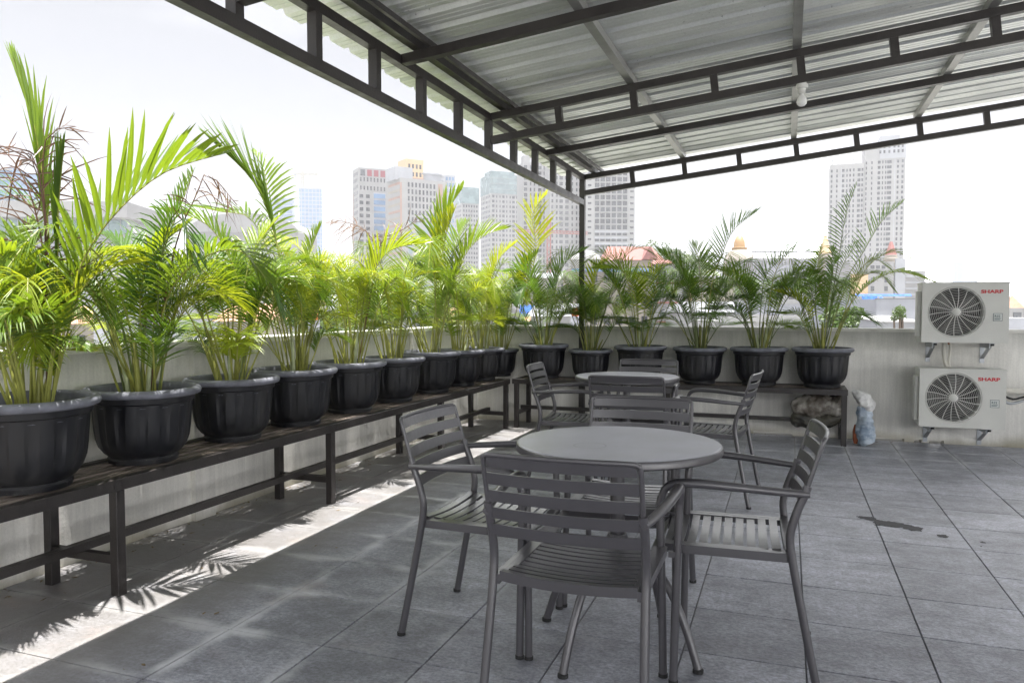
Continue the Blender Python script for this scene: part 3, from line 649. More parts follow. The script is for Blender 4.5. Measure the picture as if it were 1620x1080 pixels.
('palm in the rightmost pot, sparse dark tips above and one long frond right', 0.305, 7.46, 0.5, 1.02, 0.74, 14, ['ld', 'lg', 'ld'], 16, [('d', [(0.299, 7.458, 0.806), (0.388, 7.517, 1.376), (0.437, 7.551, 1.721), (0.486, 7.585, 2.067), (0.574, 7.63, 2.343)], 0.52, 0.26, 26, 0.011), ('d', [(0.31, 7.462, 0.806), (0.453, 7.54, 1.376), (0.637, 7.624, 1.721), (0.796, 7.695, 2.009), (0.972, 7.767, 2.182)], 0.55, 0.3, 26, 0.01), ('d', [(0.299, 7.458, 0.806), (0.431, 7.558, 1.492), (0.533, 7.644, 1.725), (0.617, 7.729, 1.845)], 0.62, 0.26, 20, 0.009), ('g', [(0.353, 7.477, 0.806), (0.508, 7.526, 1.203), (0.689, 7.553, 1.431), (0.921, 7.58, 1.542), (1.228, 7.612, 1.449)], 0.42, 0.27, 34, 0.016), ('g', [(0.288, 7.454, 0.806), (0.239, 7.478, 1.26), (0.246, 7.532, 1.551), (0.288, 7.607, 1.799)], 0.42, 0.28, 30, 0.015), ('y', [(0.272, 7.448, 0.806), (0.185, 7.433, 1.145), (0.086, 7.403, 1.289), (-0.116, 7.334, 1.376)], 0.42, 0.25, 26, 0.013), ('d', [(0.299, 7.458, 0.806), (0.335, 7.472, 1.26), (0.382, 7.465, 1.546), (0.366, 7.421, 1.771)], 0.42, 0.24, 30, 0.014)], 1.0, 4, False)]
for p_ in PALMS: palm(*p_)

rgl = random.Random(4); lm = MB()
for k in range(420):
    u = rgl.random()
    if u < .6: x_, y_ = WX+.03+abs(rgl.gauss(0,.09)), rgl.uniform(1.2, 7.6)
    elif u < .8: x_, y_ = rgl.uniform(WX, 1.9), WY-.03-abs(rgl.gauss(0,.07))
    else: x_, y_ = rgl.uniform(WX+.1,-1.9), rgl.uniform(1.5,7.2)
    a_ = rgl.uniform(0,6.28); s_ = rgl.uniform(.004,.02); w_ = s_*rgl.uniform(.12,.5); c_, d_ = math.cos(a_), math.sin(a_)
    z_ = .0022; lm.add([(x_-c_*s_,y_-d_*s_,z_),(x_-d_*w_,y_+c_*w_,z_+.003),(x_+c_*s_,y_+d_*s_,z_+rgl.uniform(0,.004)),(x_+d_*w_,y_-c_*w_,z_+.001)],[(0,1,2,3)])
tag(lm.build('leaf_litter', M['litter']), 'dry leaf bits and dirt scattered along the foot of the walls', 'leaf litter', None, 'stuff')

# ------------------------------------------------------------ tables
def panel(mb, x0, x1, y_of, z0, z1, th, n_=10, tilt=0., yb=0., zb=0., rnd_top=0.):
    """thin slat curved in plan: y = y_of(x)+tilt*(z-zb)"""
    vv=[];ff=[]
    for i in range(n_+1):
        x=x0+(x1-x0)*i/n_
        for (z_, t_) in ((z0,0),(z1,0),(z1,th),(z0,th)):
            vv.append((x, y_of(x)+yb+tilt*(z_-zb)+t_, z_))
    for i in range(n_):
        a=i*4;b_=a+4
        for q in range(4):
            ff.append((a+q,a+(q+1)%4,b_+(q+1)%4,b_+q))
    ff.append((3,2,1,0)); a=n_*4; ff.append((a,a+1,a+2,a+3))
    mb.add(vv,ff)

def make_table(label, loc, rz):
    t = thing('round_table', label, 'table', loc, rz)
    rt=.366
    MB().lathe([(.345,.7395),(.359,.7402),(.357,.7416),(.35,.7420),(0.,.7424)],72).build('tabletop', M['top'], t, True, 35)
    MB().lathe([(.0,.715),(.335,.715),(.352,.712),(.361,.712),(.366,.717),(.366,.732),(.363,.7385),(.359,.7400),(.34,.7392)],72).build('edge_band', M['chair'], t, True, 35)
    MB().lathe([(.026,.235),(.026,.709)],20,cap0=True,cap1=True).build('column', M['chair'], t, True, 40)
    MB().lathe([(.034,.225),(.038,.235),(.038,.40),(.034,.41)],20,cap0=True,cap1=True).build('hub', M['chair'], t, True, 40)
    for k in range(4):
        a=R(90*k); c,s=math.cos(a),math.sin(a)
        lg=MB().tube([(c*.03,s*.03,.375),(c*.12,s*.12,.345),(c*.205,s*.205,.265),(c*.27,s*.27,.15),(c*.322,s*.322,.012)],.0145,10,smooth=5).build('leg', M['chair'], t, True, 50)
        MB().lathe([(.013,0),(.018,.001),(.018,.012),(.015,.014)],12,(c*.323,s*.323,0),cap0=True,cap1=True).build('foot_cap', M['cap'], lg, True, 40)
        MB().bar((c*.02,s*.02,.700),(c*.28,s*.28,.700),.03,.022).build('top_support', M['chair'], t)
    return t
def top_material():
    m, n, l, b = new_mat('grey_tabletop_coat')
    tc = n.new('ShaderNodeTexCoord').outputs['Object']
    s1 = noise_node(n,l,tc,5,6); s2 = noise_node(n,l,tc,120,3)
    vm = n.new('ShaderNodeVectorMath'); vm.operation='SCALE'; vm.inputs[0].default_value=(.37,.372,.415)
    l.new(ramp_node(n,l,s1,.3,.7,.80,1.14), vm.inputs['Scale'])
    # a pale ring left by a cup
    mp = n.new('ShaderNodeMapping'); mp.inputs['Location'].default_value=(-.13,.03,-.74); l.new(tc, mp.inputs[0])
    ln = n.new('ShaderNodeVectorMath'); ln.operation='LENGTH'; l.new(mp.outputs[0], ln.inputs[0])
    d = math_node(n,l,'ABSOLUTE', math_node(n,l,'SUBTRACT', math_node(n,l,'ADD', ln.outputs['Value'], math_node(n,l,'MULTIPLY', s1, .02)), .065))
    rg_ = math_node(n,l,'MULTIPLY', ramp_node(n,l,d,.004,.0015), .35)
    l.new(mixc(n,l,rg_, vm.outputs[0], (.08,.08,.085)), b.inputs['Base Color'])
    l.new(ramp_node(n,l,s1,.3,.7,.30,.42), b.inputs['Roughness']); b.inputs['Specular IOR Level'].default_value=.65
    bp=n.new('ShaderNodeBump'); bp.inputs['Strength'].default_value=.1; bp.inputs['Distance'].default_value=.001; l.new(s2,bp.inputs['Height']); l.new(bp.outputs[0],b.inputs['Normal'])
    return m
M['top'] = top_material()
make_table('nearer round grey metal table with four chairs, in the middle foreground', (-.565, 2.67, 0), R(-111))
make_table('farther round grey metal table, in front of the back bench', (-1.06, 5.30, 0), R(-100))

# ------------------------------------------------------------ chairs
CH = ['grey slatted metal armchair']
def make_chair():
    t = thing('armchair', 'x', 'chair')
    W2=.222
    for s in (-1,1):
        lg = MB().tube([(s*.248,.208,.001),(s*.253,.214,.30),(s*.260,.221,.56),(s*.262,.216,.605)],.0135,10).build('leg', M['chair'], t, True, 50)
        MB().lathe([(.0155,0),(.0155,.012),(.0135,.013)],12,(s*.248,.208,0),cap0=True).build('foot_cap', M['cap'], lg, True, 40)
        MB().bar((s*.228,.212,.424),(s*.252,.2145,.424),.018,.018).build('arm_stub', M['chair'], t)
        MB().tube([(s*.262,.217,.600),(s*.264,.205,.632),(s*.267,.172,.653),(s*.268,.10,.657),(s*.262,-.02,.652),(s*.246,-.14,.643),(s*.226,-.236,.636)],[.0135,.0145,.0165,.0175,.0165,.015,.013],12,ry=.0115,smooth=5).build('armrest', M['chair'], t, True, 60)
        lg = MB().tube([(s*.236,-.272,.001),(s*.229,-.222,.25),(s*.225,-.190,.42),(s*.225,-.182,.50),(s*.225,-.200,.575),(s*.225,-.222,.632),(s*.224,-.232,.662)],.0135,10).build('leg', M['chair'], t, True, 50)
        MB().lathe([(.0155,0),(.0155,.012),(.0135,.013)],12,(s*.236,-.272,0),cap0=True).build('foot_cap', M['cap'], lg, True, 40)
    # seat: dished slats in a frame
    def dish(x): return -.013*(1-(x/.21)**2)
    fr = MB()
    def strip(mb, x0,x1,y0,y1,zt,th,n_=10,zf=None):
        vv=[];ff=[]
        for i in range(n_+1):
            x=x0+(x1-x0)*i/n_; zc=zt+dish(x)
            z0=zc+(zf(y0) if zf else 0); z1=zc+(zf(y1) if zf else 0)
            vv += [(x,y0,z0-th),(x,y0,z0),(x,y1,z1),(x,y1,z1-th)]
        for i in range(n_):
            a=i*4;b_=a+4
            for q in range(4): ff.append((a+q,b_+q,b_+(q+1)%4,a+(q+1)%4))
        ff += [(0,1,2,3),(n_*4+3,n_*4+2,n_*4+1,n_*4)]
        mb.add(vv,ff)
    zf = lambda y: -.9*max(0,y-.19)**1.5*2.2 + .010*max(0,(-.08-y))/.1
    for s in (-1,1):
        fr.box(s*.203 if s>0 else -.222, .222 if s>0 else -.203, -.196, .232, .412, .4405)
    strip(fr, -.2029,.2029,-.196,-.170,.441,.030,zf=zf); strip(fr,-.2029,.2029,.228,.262,.441,.014,zf=zf)
    for s in (-1,1): fr.box(s*.178 if s>0 else -.2029, .2029 if s>0 else -.178, -.1695,.2275,.434,.4400)
    fr.build('seat_frame', M['chair'], t)
    for k in range(10):
        y0=-.1575+k*.0388
        m_=MB(); strip(m_, -.188,.188,y0,y0+.0272,.4412,.005,zf=zf); m_.build('seat_slat', M['chair'], t)
    bar_=MB().bar((-.2,.05,.421),(.2,.05,.421),.02,.012); bar_.build('under_bar', M['chair'], t)
    # backrest: five curved slats between side stiles
    yb = lambda x: -.026*(1-(x/.222)**2)
    tl_, zb0 = -.30, .560
    y_at = lambda z: -.205+tl_*(z-zb0)
    zs=[.560]; h=.0355; gp=.0177
    for k in range(5):
        z0=.560+k*(h+gp); m_=MB()
        ex = .218 if k<4 else .214
        panel(m_, -ex, ex, yb, z0, z0+h, .007, 12, tl_, -.205, zb0); m_.build('back_slat', M['chair'], t)
    ztop=.560+4*(h+gp)+h
    fm=MB()
    fm.tube([(-.223,y_at(.560)+.003,.560),(-.224,y_at(.66)+.003,.66),(-.224,y_at(ztop-.02)+.003,ztop-.02),(-.216,y_at(ztop)+.002,ztop-.003),(-.196,y_at(ztop)-.004,ztop+.002),(-.1,y_at(ztop)-.018,ztop+.003),(0,y_at(ztop)-.0225,ztop+.003),(.1,y_at(ztop)-.018,ztop+.003),(.196,y_at(ztop)-.004,ztop+.002),(.216,y_at(ztop)+.002,ztop-.003),(.224,y_at(ztop-.02)+.003,ztop-.02),(.224,y_at(.66)+.003,.66),(.223,y_at(.560)+.003,.560)],.0075,8,smooth=4)
    fm.build('back_frame', M['chair'], t, True, 60)
    return t
def dy_fix(): pass
CHAIRS = [
 ('foreground grey slatted armchair seen from behind, in front of the nearer table', -.580, 2.245, 0),
 ('grey slatted armchair at the left side of the nearer table', -1.060, 2.705, -92),
 ('grey slatted armchair at the right side of the nearer table, seat facing left', -.175, 2.745, 93),
 ('grey slatted armchair on the far side of the nearer table, facing the camera', -.610, 3.130, 181),
 ('grey slatted armchair at the left side of the farther table', -1.430, 5.205, -86),
 ('grey slatted armchair at the right side of the farther table, nearest the plastic sacks', -.450, 5.045, 84),
 ('grey slatted armchair, back to the camera, in front of the farther table', -.900, 4.740, 0),
 ('grey slatted armchair behind the farther table, below the middle pots of the back bench', -1.020, 5.690, 180),
]
ch0 = make_chair()
for i, (lb, x, y, rz) in enumerate(CHAIRS):
    o = ch0 if i == 0 else copy_tree(ch0)
    o.location = (x, y, 0); o.rotation_euler = (0,0,R(rz)); o['label'] = lb; o['category'] = 'chair'
    o['group'] = 'armchairs around the two tables'

# ------------------------------------------------------------ air conditioners
def text_mesh(s, size, bold=.0, sx=1.):
    cu = bpy.data.curves.new('txt','FONT'); cu.body = s; cu.size = size; cu.extrude=.0008; cu.offset=bold
    ob = bpy.data.objects.new('txt', cu); COL.objects.link(ob)
    dg = bpy.context.evaluated_depsgraph_get(); me = bpy.data.meshes.new_from_object(ob.evaluated_get(dg))
    bpy.data.objects.remove(ob)
    me.transform(Matrix.Scale(sx,4,(1,0,0)))
    return me
def ac(label, x0, z0, W_, H_):
    yf = WY-.37
    t = thing('air_conditioner', label, 'air conditioner', (x0, yf, z0))
    D_=.26; cx=.262*W_/.654; cz=.26*H_/.50; rad=.208
    # casing: sides, top, back, bottom, and a front with a round opening
    b_=MB()
    b_.box(0,.004,.006,D_,0,H_).box(W_-.004,W_,.006,D_,0,H_).box(.004,W_-.004,D_-.004,D_,0,H_).box(.004,W_-.004,.006,D_-.004,0,.004)
    b_.build('casing', M['acwhite'], t)
    MB().cbox(-.006,W_+.006,-.006,D_+.004,H_,H_+.014,.003).build('top_cover', M['acwhite'], t)
    n_=64; vv=[]; ff=[]
    for i in range(n_):
        w_=2*math.pi*i/n_; c,s=math.cos(w_),math.sin(w_)
        k=min((W_-cx)/c if c>1e-6 else 1e9, (-cx)/c if c<-1e-6 else 1e9, (H_-cz)/s if s>1e-6 else 1e9, (-cz)/s if s<-1e-6 else 1e9)
        vv += [(cx+c*k,0,cz+s*k),(cx+c*(rad+.008),0,cz+s*(rad+.008)),(cx+c*rad,.010,cz+s*rad),(cx+c*rad,.11,cz+s*rad)]
    for i in range(n_):
        a=4*i;b2=4*((i+1)%n_)
        for q in range(3): ff.append((a+q,a+q+1,b2+q+1,b2+q))
    fm=MB(); fm.add(vv,ff)
    co=[(0,0),(W_,0),(W_,H_),(0,H_)]
    # fill the corners the fan-out leaves open, 1 mm behind
    fm.box(.001,.03,.001,.004,.001,.03).box(W_-.165,W_-.001,.001,.004,.001,H_-.001).box(.001,.03,.001,.004,H_-.03,H_-.001)
    fm.build('front_panel', M['acwhite'], t)
    MB().lathe([(0,0),(rad*.99,0)],32).build('fan_cavity', M['acdark'], t).matrix_local = Matrix.Translation((cx,.105,cz)) @ Matrix.Rotation(R(90),4,'X')
    fh=MB().lathe([(0,0),(.04,0),(.04,.04),(0,.04)],20).build('fan_hub', M['acblade'], t, True, 40)
    fh.matrix_local=Matrix.Translation((cx,.10,cz)) @ Matrix.Rotation(R(90),4,'X')
    for k in range(3):
        a0=R(120*k+22+ (0 if z0>.5 else 50)); vv=[];ff=[]
        for i in range(7):
            for j in range(6):
                rr=.035+.150*i/6; an=a0+R(-26+62*j/5*(1-.12*i/6))
                vv.append((rr*math.cos(an), rr*math.sin(an), .012+.035*j/5))
        for i in range(6):
            for j in range(5): a=i*6+j; ff.append((a,a+1,a+7,a+6))
        fb=MB(); fb.add(vv,ff); fb.build('fan_blade', M['acblade'], fh, True)
    g_=MB()
    def P(r_,a,y=-.004): return (cx+r_*math.cos(a), y+.006*(r_/rad)**2, cz+r_*math.sin(a))
    for k in range(13):
        r_=.042+k*(rad-.045)/12
        pts=[P(r_,2*math.pi*i/48) for i in range(49)]
        g_.tube(pts,.0012 if k<12 else .0035,4,smooth=1,caps=False)
    for k in range(18):
        a=2*math.pi*k/18
        g_.tube([P(.03,a),P(.09,a+.03),P(.15,a+.07),P(rad+.004,a+.12)],.0030,5,smooth=2)
    g_.build('fan_guard', M['acguard'], t)
    hb=MB().lathe([(0,.006),(.030,.005),(.034,0),(.034,-.006)],28); h_=hb.build('guard_hub', M['acwhite'], t, True); h_.matrix_local=Matrix.Translation((cx,-.006,cz)) @ Matrix.Rotation(R(90),4,'X')
    me=text_mesh('SHARP', .039, .0014, 1.38); lt=link('lettering', me, M['red'], t, (W_-.208,-.0012,H_-.082), (R(90),0,0))
    MB().box(W_-.115,W_-.048,-.0022,0,.185,.250).build('sticker', M['ink'], t)
    st=MB().box(W_-.112,W_-.051,-.0032,-.0023,.188,.247).build('sticker_face', M['sticker'], t)
    link('sticker_print', text_mesh('R32', .026, .0004), M['ink'], st, (W_-.106,-.0034,.218), (R(90),0,0))
    MB().box(W_-.106,W_-.060,-.0042,-.0033,.205,.209).box(W_-.106,W_-.066,-.0042,-.0033,.197,.201).build('sticker_line', M['ink'], st)
    MB().cbox(-.030,-.0005,.05,.16,.05,H_-.06,.004).build('service_cover', M['acwhite'], t)
    for k in range(5): pass
    for bx in (.09, W_-.13):
        br=MB(); br.box(bx,bx+.04,.012,D_+.11,-.006,-.001).box(bx,bx+.004,.04,D_+.108,-.05,-.006)
        br.bar((bx+.018,.06,-.012),(bx+.018,D_+.105,-.15),.03,.004)
        br.box(bx,bx+.036,D_+.104,D_+.1095,-.19,-.006)
        br.build('wall_bracket', M['zinc'], t)
        MB().lathe([(.014,-.024),(.014,-.0065)],12,(bx+.022,.03,0),cap0=True,cap1=True).build('bolt', M['cap'], t, True, 40)
    for k in range(9):
        MB().box(W_+.0002,W_+.003,.05,.20,.10+k*.03,.108+k*.03).build('side_louvre', M['acwhite'], t)
    return t
ac('upper air conditioner unit on the back wall, its body rising above the parapet', 1.085, .925, .645, .500)
ac('lower air conditioner unit on the back wall, just above the floor', 1.080, .200, .645, .490)
h=thing('refrigerant_hose', 'cream wrapped hose pair looping between the two air conditioners', 'hose', (1.30, WY-.20, .70))
MB().tube([(.0,.05,.235),(-.005,.06,.16),(.01,.08,.06),(.03,.09,.0)],.016,10).build('wrapped_pipe', M['hose'], h, True)
MB().tube([(.035,.04,.235),(.045,.05,.17),(.04,.07,.06),(.05,.09,.0)],.010,8).build('wrapped_pipe', M['hose'], h, True)
MB().tube([(.025,.03,.24),(.03,.035,.20)],.008,8).build('copper_stub', M['copper'], h, True)
h=thing('refrigerant_hose', 'bundle of grey-white hoses running right from the lower air conditioner', 'hose', (1.735, WY-.14, .46))
MB().tube([(-.005,.0,.06),(.12,.01,.045),(.35,.04,.05),(.8,.07,.05)],.024,10).build('wrapped_pipe', M['hose'], h, True)
MB().tube([(-.005,.0,.0),(.07,-.01,-.06),(.22,.02,-.02),(.45,.05,.01),(.8,.08,.005)],.012,8).build('wrapped_pipe', M['zinc'], h, True)
MB().tube([(-.005,.0,.03),(.09,-.02,-.02),(.25,.01,.01),(.8,.06,.015)],.009,8).build('cable', M['cap'], h, True)

# ------------------------------------------------------------ sacks
def plastic(name, c1, c2, sc, rough=.22):
    m,n,l,b=new_mat(name); tc=n.new('ShaderNodeTexCoord').outputs['Object']
    k=ramp_node(n,l,noise_node(n,l,tc,sc,7,(1,1,1),.65),.38,.62)
    l.new(mixc(n,l,k,c1,c2), b.inputs['Base Color']); b.inputs['Roughness'].default_value=rough
    b.inputs['Specular IOR Level'].default_value=.7
    bp=n.new('ShaderNodeBump'); bp.inputs['Strength'].default_value=.9; bp.inputs['Distance'].default_value=.012
    l.new(noise_node(n,l,tc,26,6,(1,1,3),.6),bp.inputs['Height']); l.new(bp.outputs[0],b.inputs['Normal'])
    return m
M['sackclear']=plastic('clouded_plastic_over_soil',(.12,.10,.08),(.36,.34,.30),6)
M['sackblue']=plastic('pale_blue_woven_plastic',(.20,.27,.36),(.50,.57,.65),9,.4)
M['sackwhite']=plastic('crumpled_white_plastic',(.55,.55,.54),(.8,.8,.79),9,.3)
M['sackdark']=plastic('dark_damp_plastic',(.022,.021,.016),(.065,.06,.04),9,.4)
def blob_tube(mb, pts, rads, n=26, seg=9, seed=0, amp=.12, flat=1.):
    P=[Vector(p) for p in pts]; vv=[];ff=[]
    rows=[]
    for i in range(len(P)-1):
        a=P[max(i-1,0)];b_=P[i];c=P[i+1];d=P[min(i+2,len(P)-1)]
        for k in range(seg):
            t=k/seg; rows.append((0.5*((2*b_)+(c-a)*t+(2*a-5*b_+4*c-d)*t*t+(3*b_-a-3*c+d)*t**3), rads[i]*(1-t)+rads[i+1]*t))
    rows.append((P[-1],rads[-1]))
    for i,(p,r_) in enumerate(rows):
        t=(rows[min(i+1,len(rows)-1)][0]-rows[max(i-1,0)][0]).normalized()
        u=Vector((0,1,0)); a=t.cross(u).normalized(); b_=a.cross(t).normalized()
        for j in range(n):
            w_=2*math.pi*j/n; q=p+a*math.cos(w_)*r_+b_*math.sin(w_)*r_*flat
            nz=noise.noise(q*11+Vector((seed,0,0)))+.5*noise.noise(q*30+Vector((0,seed,0)))
            q+= (q-p)*amp*nz*1.6
            vv.append(q)
    for i in range(len(rows)-1):
        for j in range(n): k=(j+1)%n; ff.append((i*n+j,i*n+k,(i+1)*n+k,(i+1)*n+j))
    ff.append(tuple(range(n-1,-1,-1))); ff.append(tuple((len(rows)-1)*n+j for j in range(n)))
    mb.add(vv,ff); return mb
s=thing('plastic_sack','clear plastic sack of soil lying across the bar under the back bench','sack',(.28,7.46,.175))
blob_tube(MB(),[(-.235,0,.115),(-.21,0,.12),(-.1,0,.135),(.05,0,.15),(.19,0,.16),(.225,0,.16)],[.02,.085,.10,.105,.10,.03],34,10,3,.26,.85).build('sack_body',M['sackclear'],s,True)
blob_tube(MB(),[(-.24,.0,.03),(-.2,.0,.025),(-.05,0,.015),(.1,.0,.03),(.2,.0,.07)],[.02,.065,.075,.06,.02],30,10,8,.22,.95).build('sagging_bottom',M['sackdark'],s,True)
s=thing('plastic_sack','pale blue and white plastic sack slumped upright beside the bench end','sack',(.66,7.36,0))
blob_tube(MB(),[(.02,0,.012),(.015,0,.03),(.005,0,.12),(-.012,0,.24),(-.012,0,.33),(-.01,0,.35)],[.05,.078,.074,.064,.062,.02],32,10,5,.22,.8).build('sack_body',M['sackblue'],s,True)
blob_tube(MB(),[(.02,0,.30),(.015,0,.36),(-.02,0,.42),(-.08,.01,.465),(-.11,.01,.475)],[.03,.062,.058,.034,.01],30,10,9,.30,.8).build('sack_mouth',M['sackwhite'],s,True)
M['clay']=mat('orange_soil',(.35,.11,.05),.8)
blob_tube(MB(),[(-.065,.03,.01),(-.066,.03,.08),(-.07,.03,.18)],[.025,.035,.01],16,6,2,.15).build('torn_side',M['clay'],s,True)

# ------------------------------------------------------------ wet patches on the tiles
def wet():
    m,n,l,b=new_mat('shallow_water'); b.inputs['Base Color'].default_value=(.05,.05,.054,1); b.inputs['Roughness'].default_value=.6
    b.inputs['Specular IOR Level'].default_value=.12
    return m
M['wet']=wet()
def puddle(label, blobs, seed):
    rg=random.Random(seed); mb=MB(); gx=.008
    xs=[b_[0] for b_ in blobs]; ys=[b_[1] for b_ in blobs]
    x0,x1=min(xs)-.14,max(xs)+.14; y0,y1=min(ys)-.14,max(ys)+.14
    nx=int((x1-x0)/gx); ny=int((y1-y0)/gx); cx,cy=(x0+x1)/2,(y0+y1)/2
    for i in range(nx):
        for j in range(ny):
            x=x0+i*gx; y=y0+j*gx
            f=sum(math.exp(-((x-bx)/rx)**2-((y-by)/ry)**2) for bx,by,rx,ry in blobs)
            if f+.55*noise.noise(Vector((x*16,y*16,seed)))+.3*noise.noise(Vector((x*45,y*45,seed)))>.74:
                mb.add([(x-cx,y-cy,.0022),(x+gx-cx,y-cy,.0022),(x+gx-cx,y+gx-cy,.0022),(x-cx,y+gx-cy,.0022)],[(0,1,2,3)])
    o=mb.build('water_patch',M['wet']); o.location=(cx,cy,0); tag(o,label,'puddle')
puddle('larger dark wet patch lying across a tile joint to the right of the chairs',[(.44,4.80,.06,.04),(.52,4.73,.08,.075),(.60,4.69,.08,.07),(.68,4.66,.06,.06)],3)
puddle('small dark wet spot right of the larger wet patch',[(.80,4.56,.06,.05)],7)
puddle('scatter of tiny wet drops, farthest right of the wet marks',[(.97,4.50,.02,.02),(1.02,4.42,.02,.012),(.95,4.42,.015,.012)],9)

# ------------------------------------------------------------ the city beyond the parapet
GZ = -14.0
HD = Vector((-math.sin(CAM_YAW), math.cos(CAM_YAW), 0)); RT = Vector((math.cos(CAM_YAW), math.sin(CAM_YAW), 0))
def at(px, D): return HD*D + RT*((px-810)/1200*D)          # a bearing and a distance from the terrace
def up(py, D): return CAM_H + (487-py)/1200*D              # a height seen at that distance
gr = MB(); nn_ = 48; vv = [(0,0,GZ)]; ff = []
for r_ in (60, 250, 900, 3000):
    for i in range(nn_): vv.append((r_*math.cos(2*math.pi*i/nn_), r_*math.sin(2*math.pi*i/nn_), GZ))
for i in range(nn_):
    ff.append((0,1+i,1+(i+1)%nn_))
    for k in range(3): a=1+k*nn_; ff.append((a+i,a+nn_+i,a+nn_+(i+1)%nn_,a+(i+1)%nn_))
gr.add(vv, ff)
tag(gr.build('city_ground', mat('dusty_city_ground', (.33,.33,.31), .95, 0, .35, .05, world=True)), kind='structure')
MB().box(WX-.42, 6.5, -6, 8.32, GZ+.01, -.31).build('supporting_building', M['wall'])
o = COL.objects['supporting_building']; tag(o, 'the plain block that carries the terrace, under its floor', 'building')

M['bwhite'] = mat('white_render', (.265,.265,.27), .85, 0, .08, .2, world=True)
M['bwarm'] = mat('cream_render', (.28,.255,.22), .85, 0, .08, .2, world=True)
M['bgrey'] = mat('grey_panel', (.30,.31,.34), .7, 0, .1, .2, world=True)
M['blav'] = mat('pale_grey_wall', (.30,.31,.345), .85, 0, .12, .6, world=True)
M['bdark'] = mat('dark_roof_grey', (.17,.175,.19), .8, 0, .15, .5, world=True)
M['brick'] = mat('salmon_stripe', (.30,.20,.165), .85, 0, .1, .3, world=True)
M['tan'] = mat('tan_render', (.50,.36,.22), .85, 0, .08, .3, world=True)
M['rtile'] = mat('red_tile_roof', (.23,.10,.09), .8, 0, .2, 2, .3, 6, world=True)
M['otile'] = mat('faded_orange_tile_roof', (.40,.22,.15), .85, 0, .25, 1.5, .3, 6, world=True)
M['glass'] = mat('window_glass', (.022,.025,.032), .25, 0, .3, .3, spec=.8, objvar=.5, world=True)
M['gblue'] = mat('blue_curtain_glass', (.12,.20,.33), .18, 0, .2, .2, spec=.8, objvar=.2, world=True)
M['gteal'] = mat('teal_glass', (.17,.235,.25), .25, 0, .2, .2, spec=.7, objvar=.2, world=True)
M['signred'] = mat('red_sign_panel', (.22,.03,.045), .6)
M['tarp'] = mat('blue_tarpaulin', (.03,.12,.50), .6, 0, .3, 2, .5, 4, world=True)
M['crane'] = mat('crane_red', (.30,.11,.10), .6)
M['cranew'] = mat('crane_yellow_grey', (.35,.33,.28), .6)
M['gold'] = mat('ochre_dome', (.30,.19,.09), .5)
M['orange'] = mat('orange_plastic', (.75,.14,.04), .5)
M['bluet'] = mat('blue_plastic', (.04,.16,.55), .5)
M['fol'] = leaf_mat('city_foliage', (.04,.075,.02), (.09,.14,.035), .3, spec=.08)
M['bark'] = mat('bark', (.12,.09,.07), .9)

def blk(name, m, par, x0, x1, y0, y1, z0, z1): return MB().box(x0,x1,y0,y1,z0,z1).build(name, M[m], par)
def grid(par, face, spec, m='glass', proud=.06, name='window', cap=300):
    """rows of windows on a face: 'f' front (y=0), 'l' left (x=xl), spec = list of (along, z, w, h)"""
    meshes = {}; rest_ = MB(); cnt = 0
    for (u, z, w_, h_) in spec:
        key = (round(w_,2), round(h_,2))
        if cnt < cap:
            if key not in meshes:
                if face[0] == 'f': q = MB().box(-w_/2,w_/2,-proud,.02,-h_/2,h_/2)
                else: q = MB().box(-proud,.02,-w_/2,w_/2,-h_/2,h_/2)
                me = q.mesh(name); me.materials.append(M[m]); meshes[key] = me
            loc = (u, 0, z) if face[0] == 'f' else (face[1], u, z)
            if face[0] == 'f': loc = (u, face[1], z)
            link(name, meshes[key], None, par, loc); cnt += 1
        else:
            if face[0] == 'f': rest_.box(u-w_/2,u+w_/2,face[1]-proud,face[1]+.02,z-h_/2,z+h_/2)
            else: rest_.box(face[1]-proud,face[1]+.02,u-w_/2,u+w_/2,z-h_/2,z+h_/2)
    if rest_.v: tag(rest_.build('small_windows', M[m], par), kind='stuff')
def rows(us, z0, z1, dz, w_, h_): 
    out = []; z = z1
    while z > z0: out += [(u, z, w_, h_) for u in us]; z -= dz
    return out
def lin(a, b_, n_): return [a+(b_-a)*(i+.5)/n_ for i in range(n_)]
def bld(label, px0, px1, D, ytop, depth, yaw, wall='bwhite', group=None, cat='building', name='building'):
    """a block whose front face spans px0..px1 as seen from the terrace, turned by yaw degrees"""
    k1=(px1-810)/1200; W_ = (k1*D-(px0-810)/1200*D)/(math.cos(R(yaw))-k1*math.sin(R(yaw)))
    p = at(px0 if yaw >= 0 else px0, D)
    t = thing(name, label, cat, (p.x, p.y, GZ), CAM_YAW+R(yaw), group)
    H_ = up(ytop, D)-GZ
    blk('wall', wall, t, 0, W_, 0, depth, 0, H_)
    return t, W_, H_

# white and salmon office block with red sign panels (A)
t, W_, H_ = bld('white office block with red sign panels under its roof and a blue glass strip', 569, 613, 420, 267, 12, 26)
grid(t, ('f',0), rows(lin(.4, W_-.2, 8), H_-12, H_-6.3, 4.7, .75, 2.2))
for k, u in enumerate(lin(.6, W_-.2, 4)): blk('sign_panel', 'glass' if k == 0 else 'signred', t, u-1.3, u+1.3, -.1, .02, H_-4.4, H_-.9)
grid(t, ('f',0), rows([1.6,5.2], H_-66, H_-15.5, 3.55, 2.1, 1.9))
blk('glass_strip', 'bgrey', t, 8.2, W_-.5, -.12, .02, H_-34, H_-13.2)
grid(t, ('f',-.1), rows([8.2+(W_-8.7)/2], H_-33, H_-15, 3.55, W_-9.4, 2.4), 'gblue', .15, 'glass_band')
grid(t, ('f',0), rows([9.5,12.5], H_-66, H_-37, 3.55, 1.9, 1.9))
grid(t, ('l',0), rows(lin(1,11,5), H_-66, H_-3, 3.55, .8, 2.0))
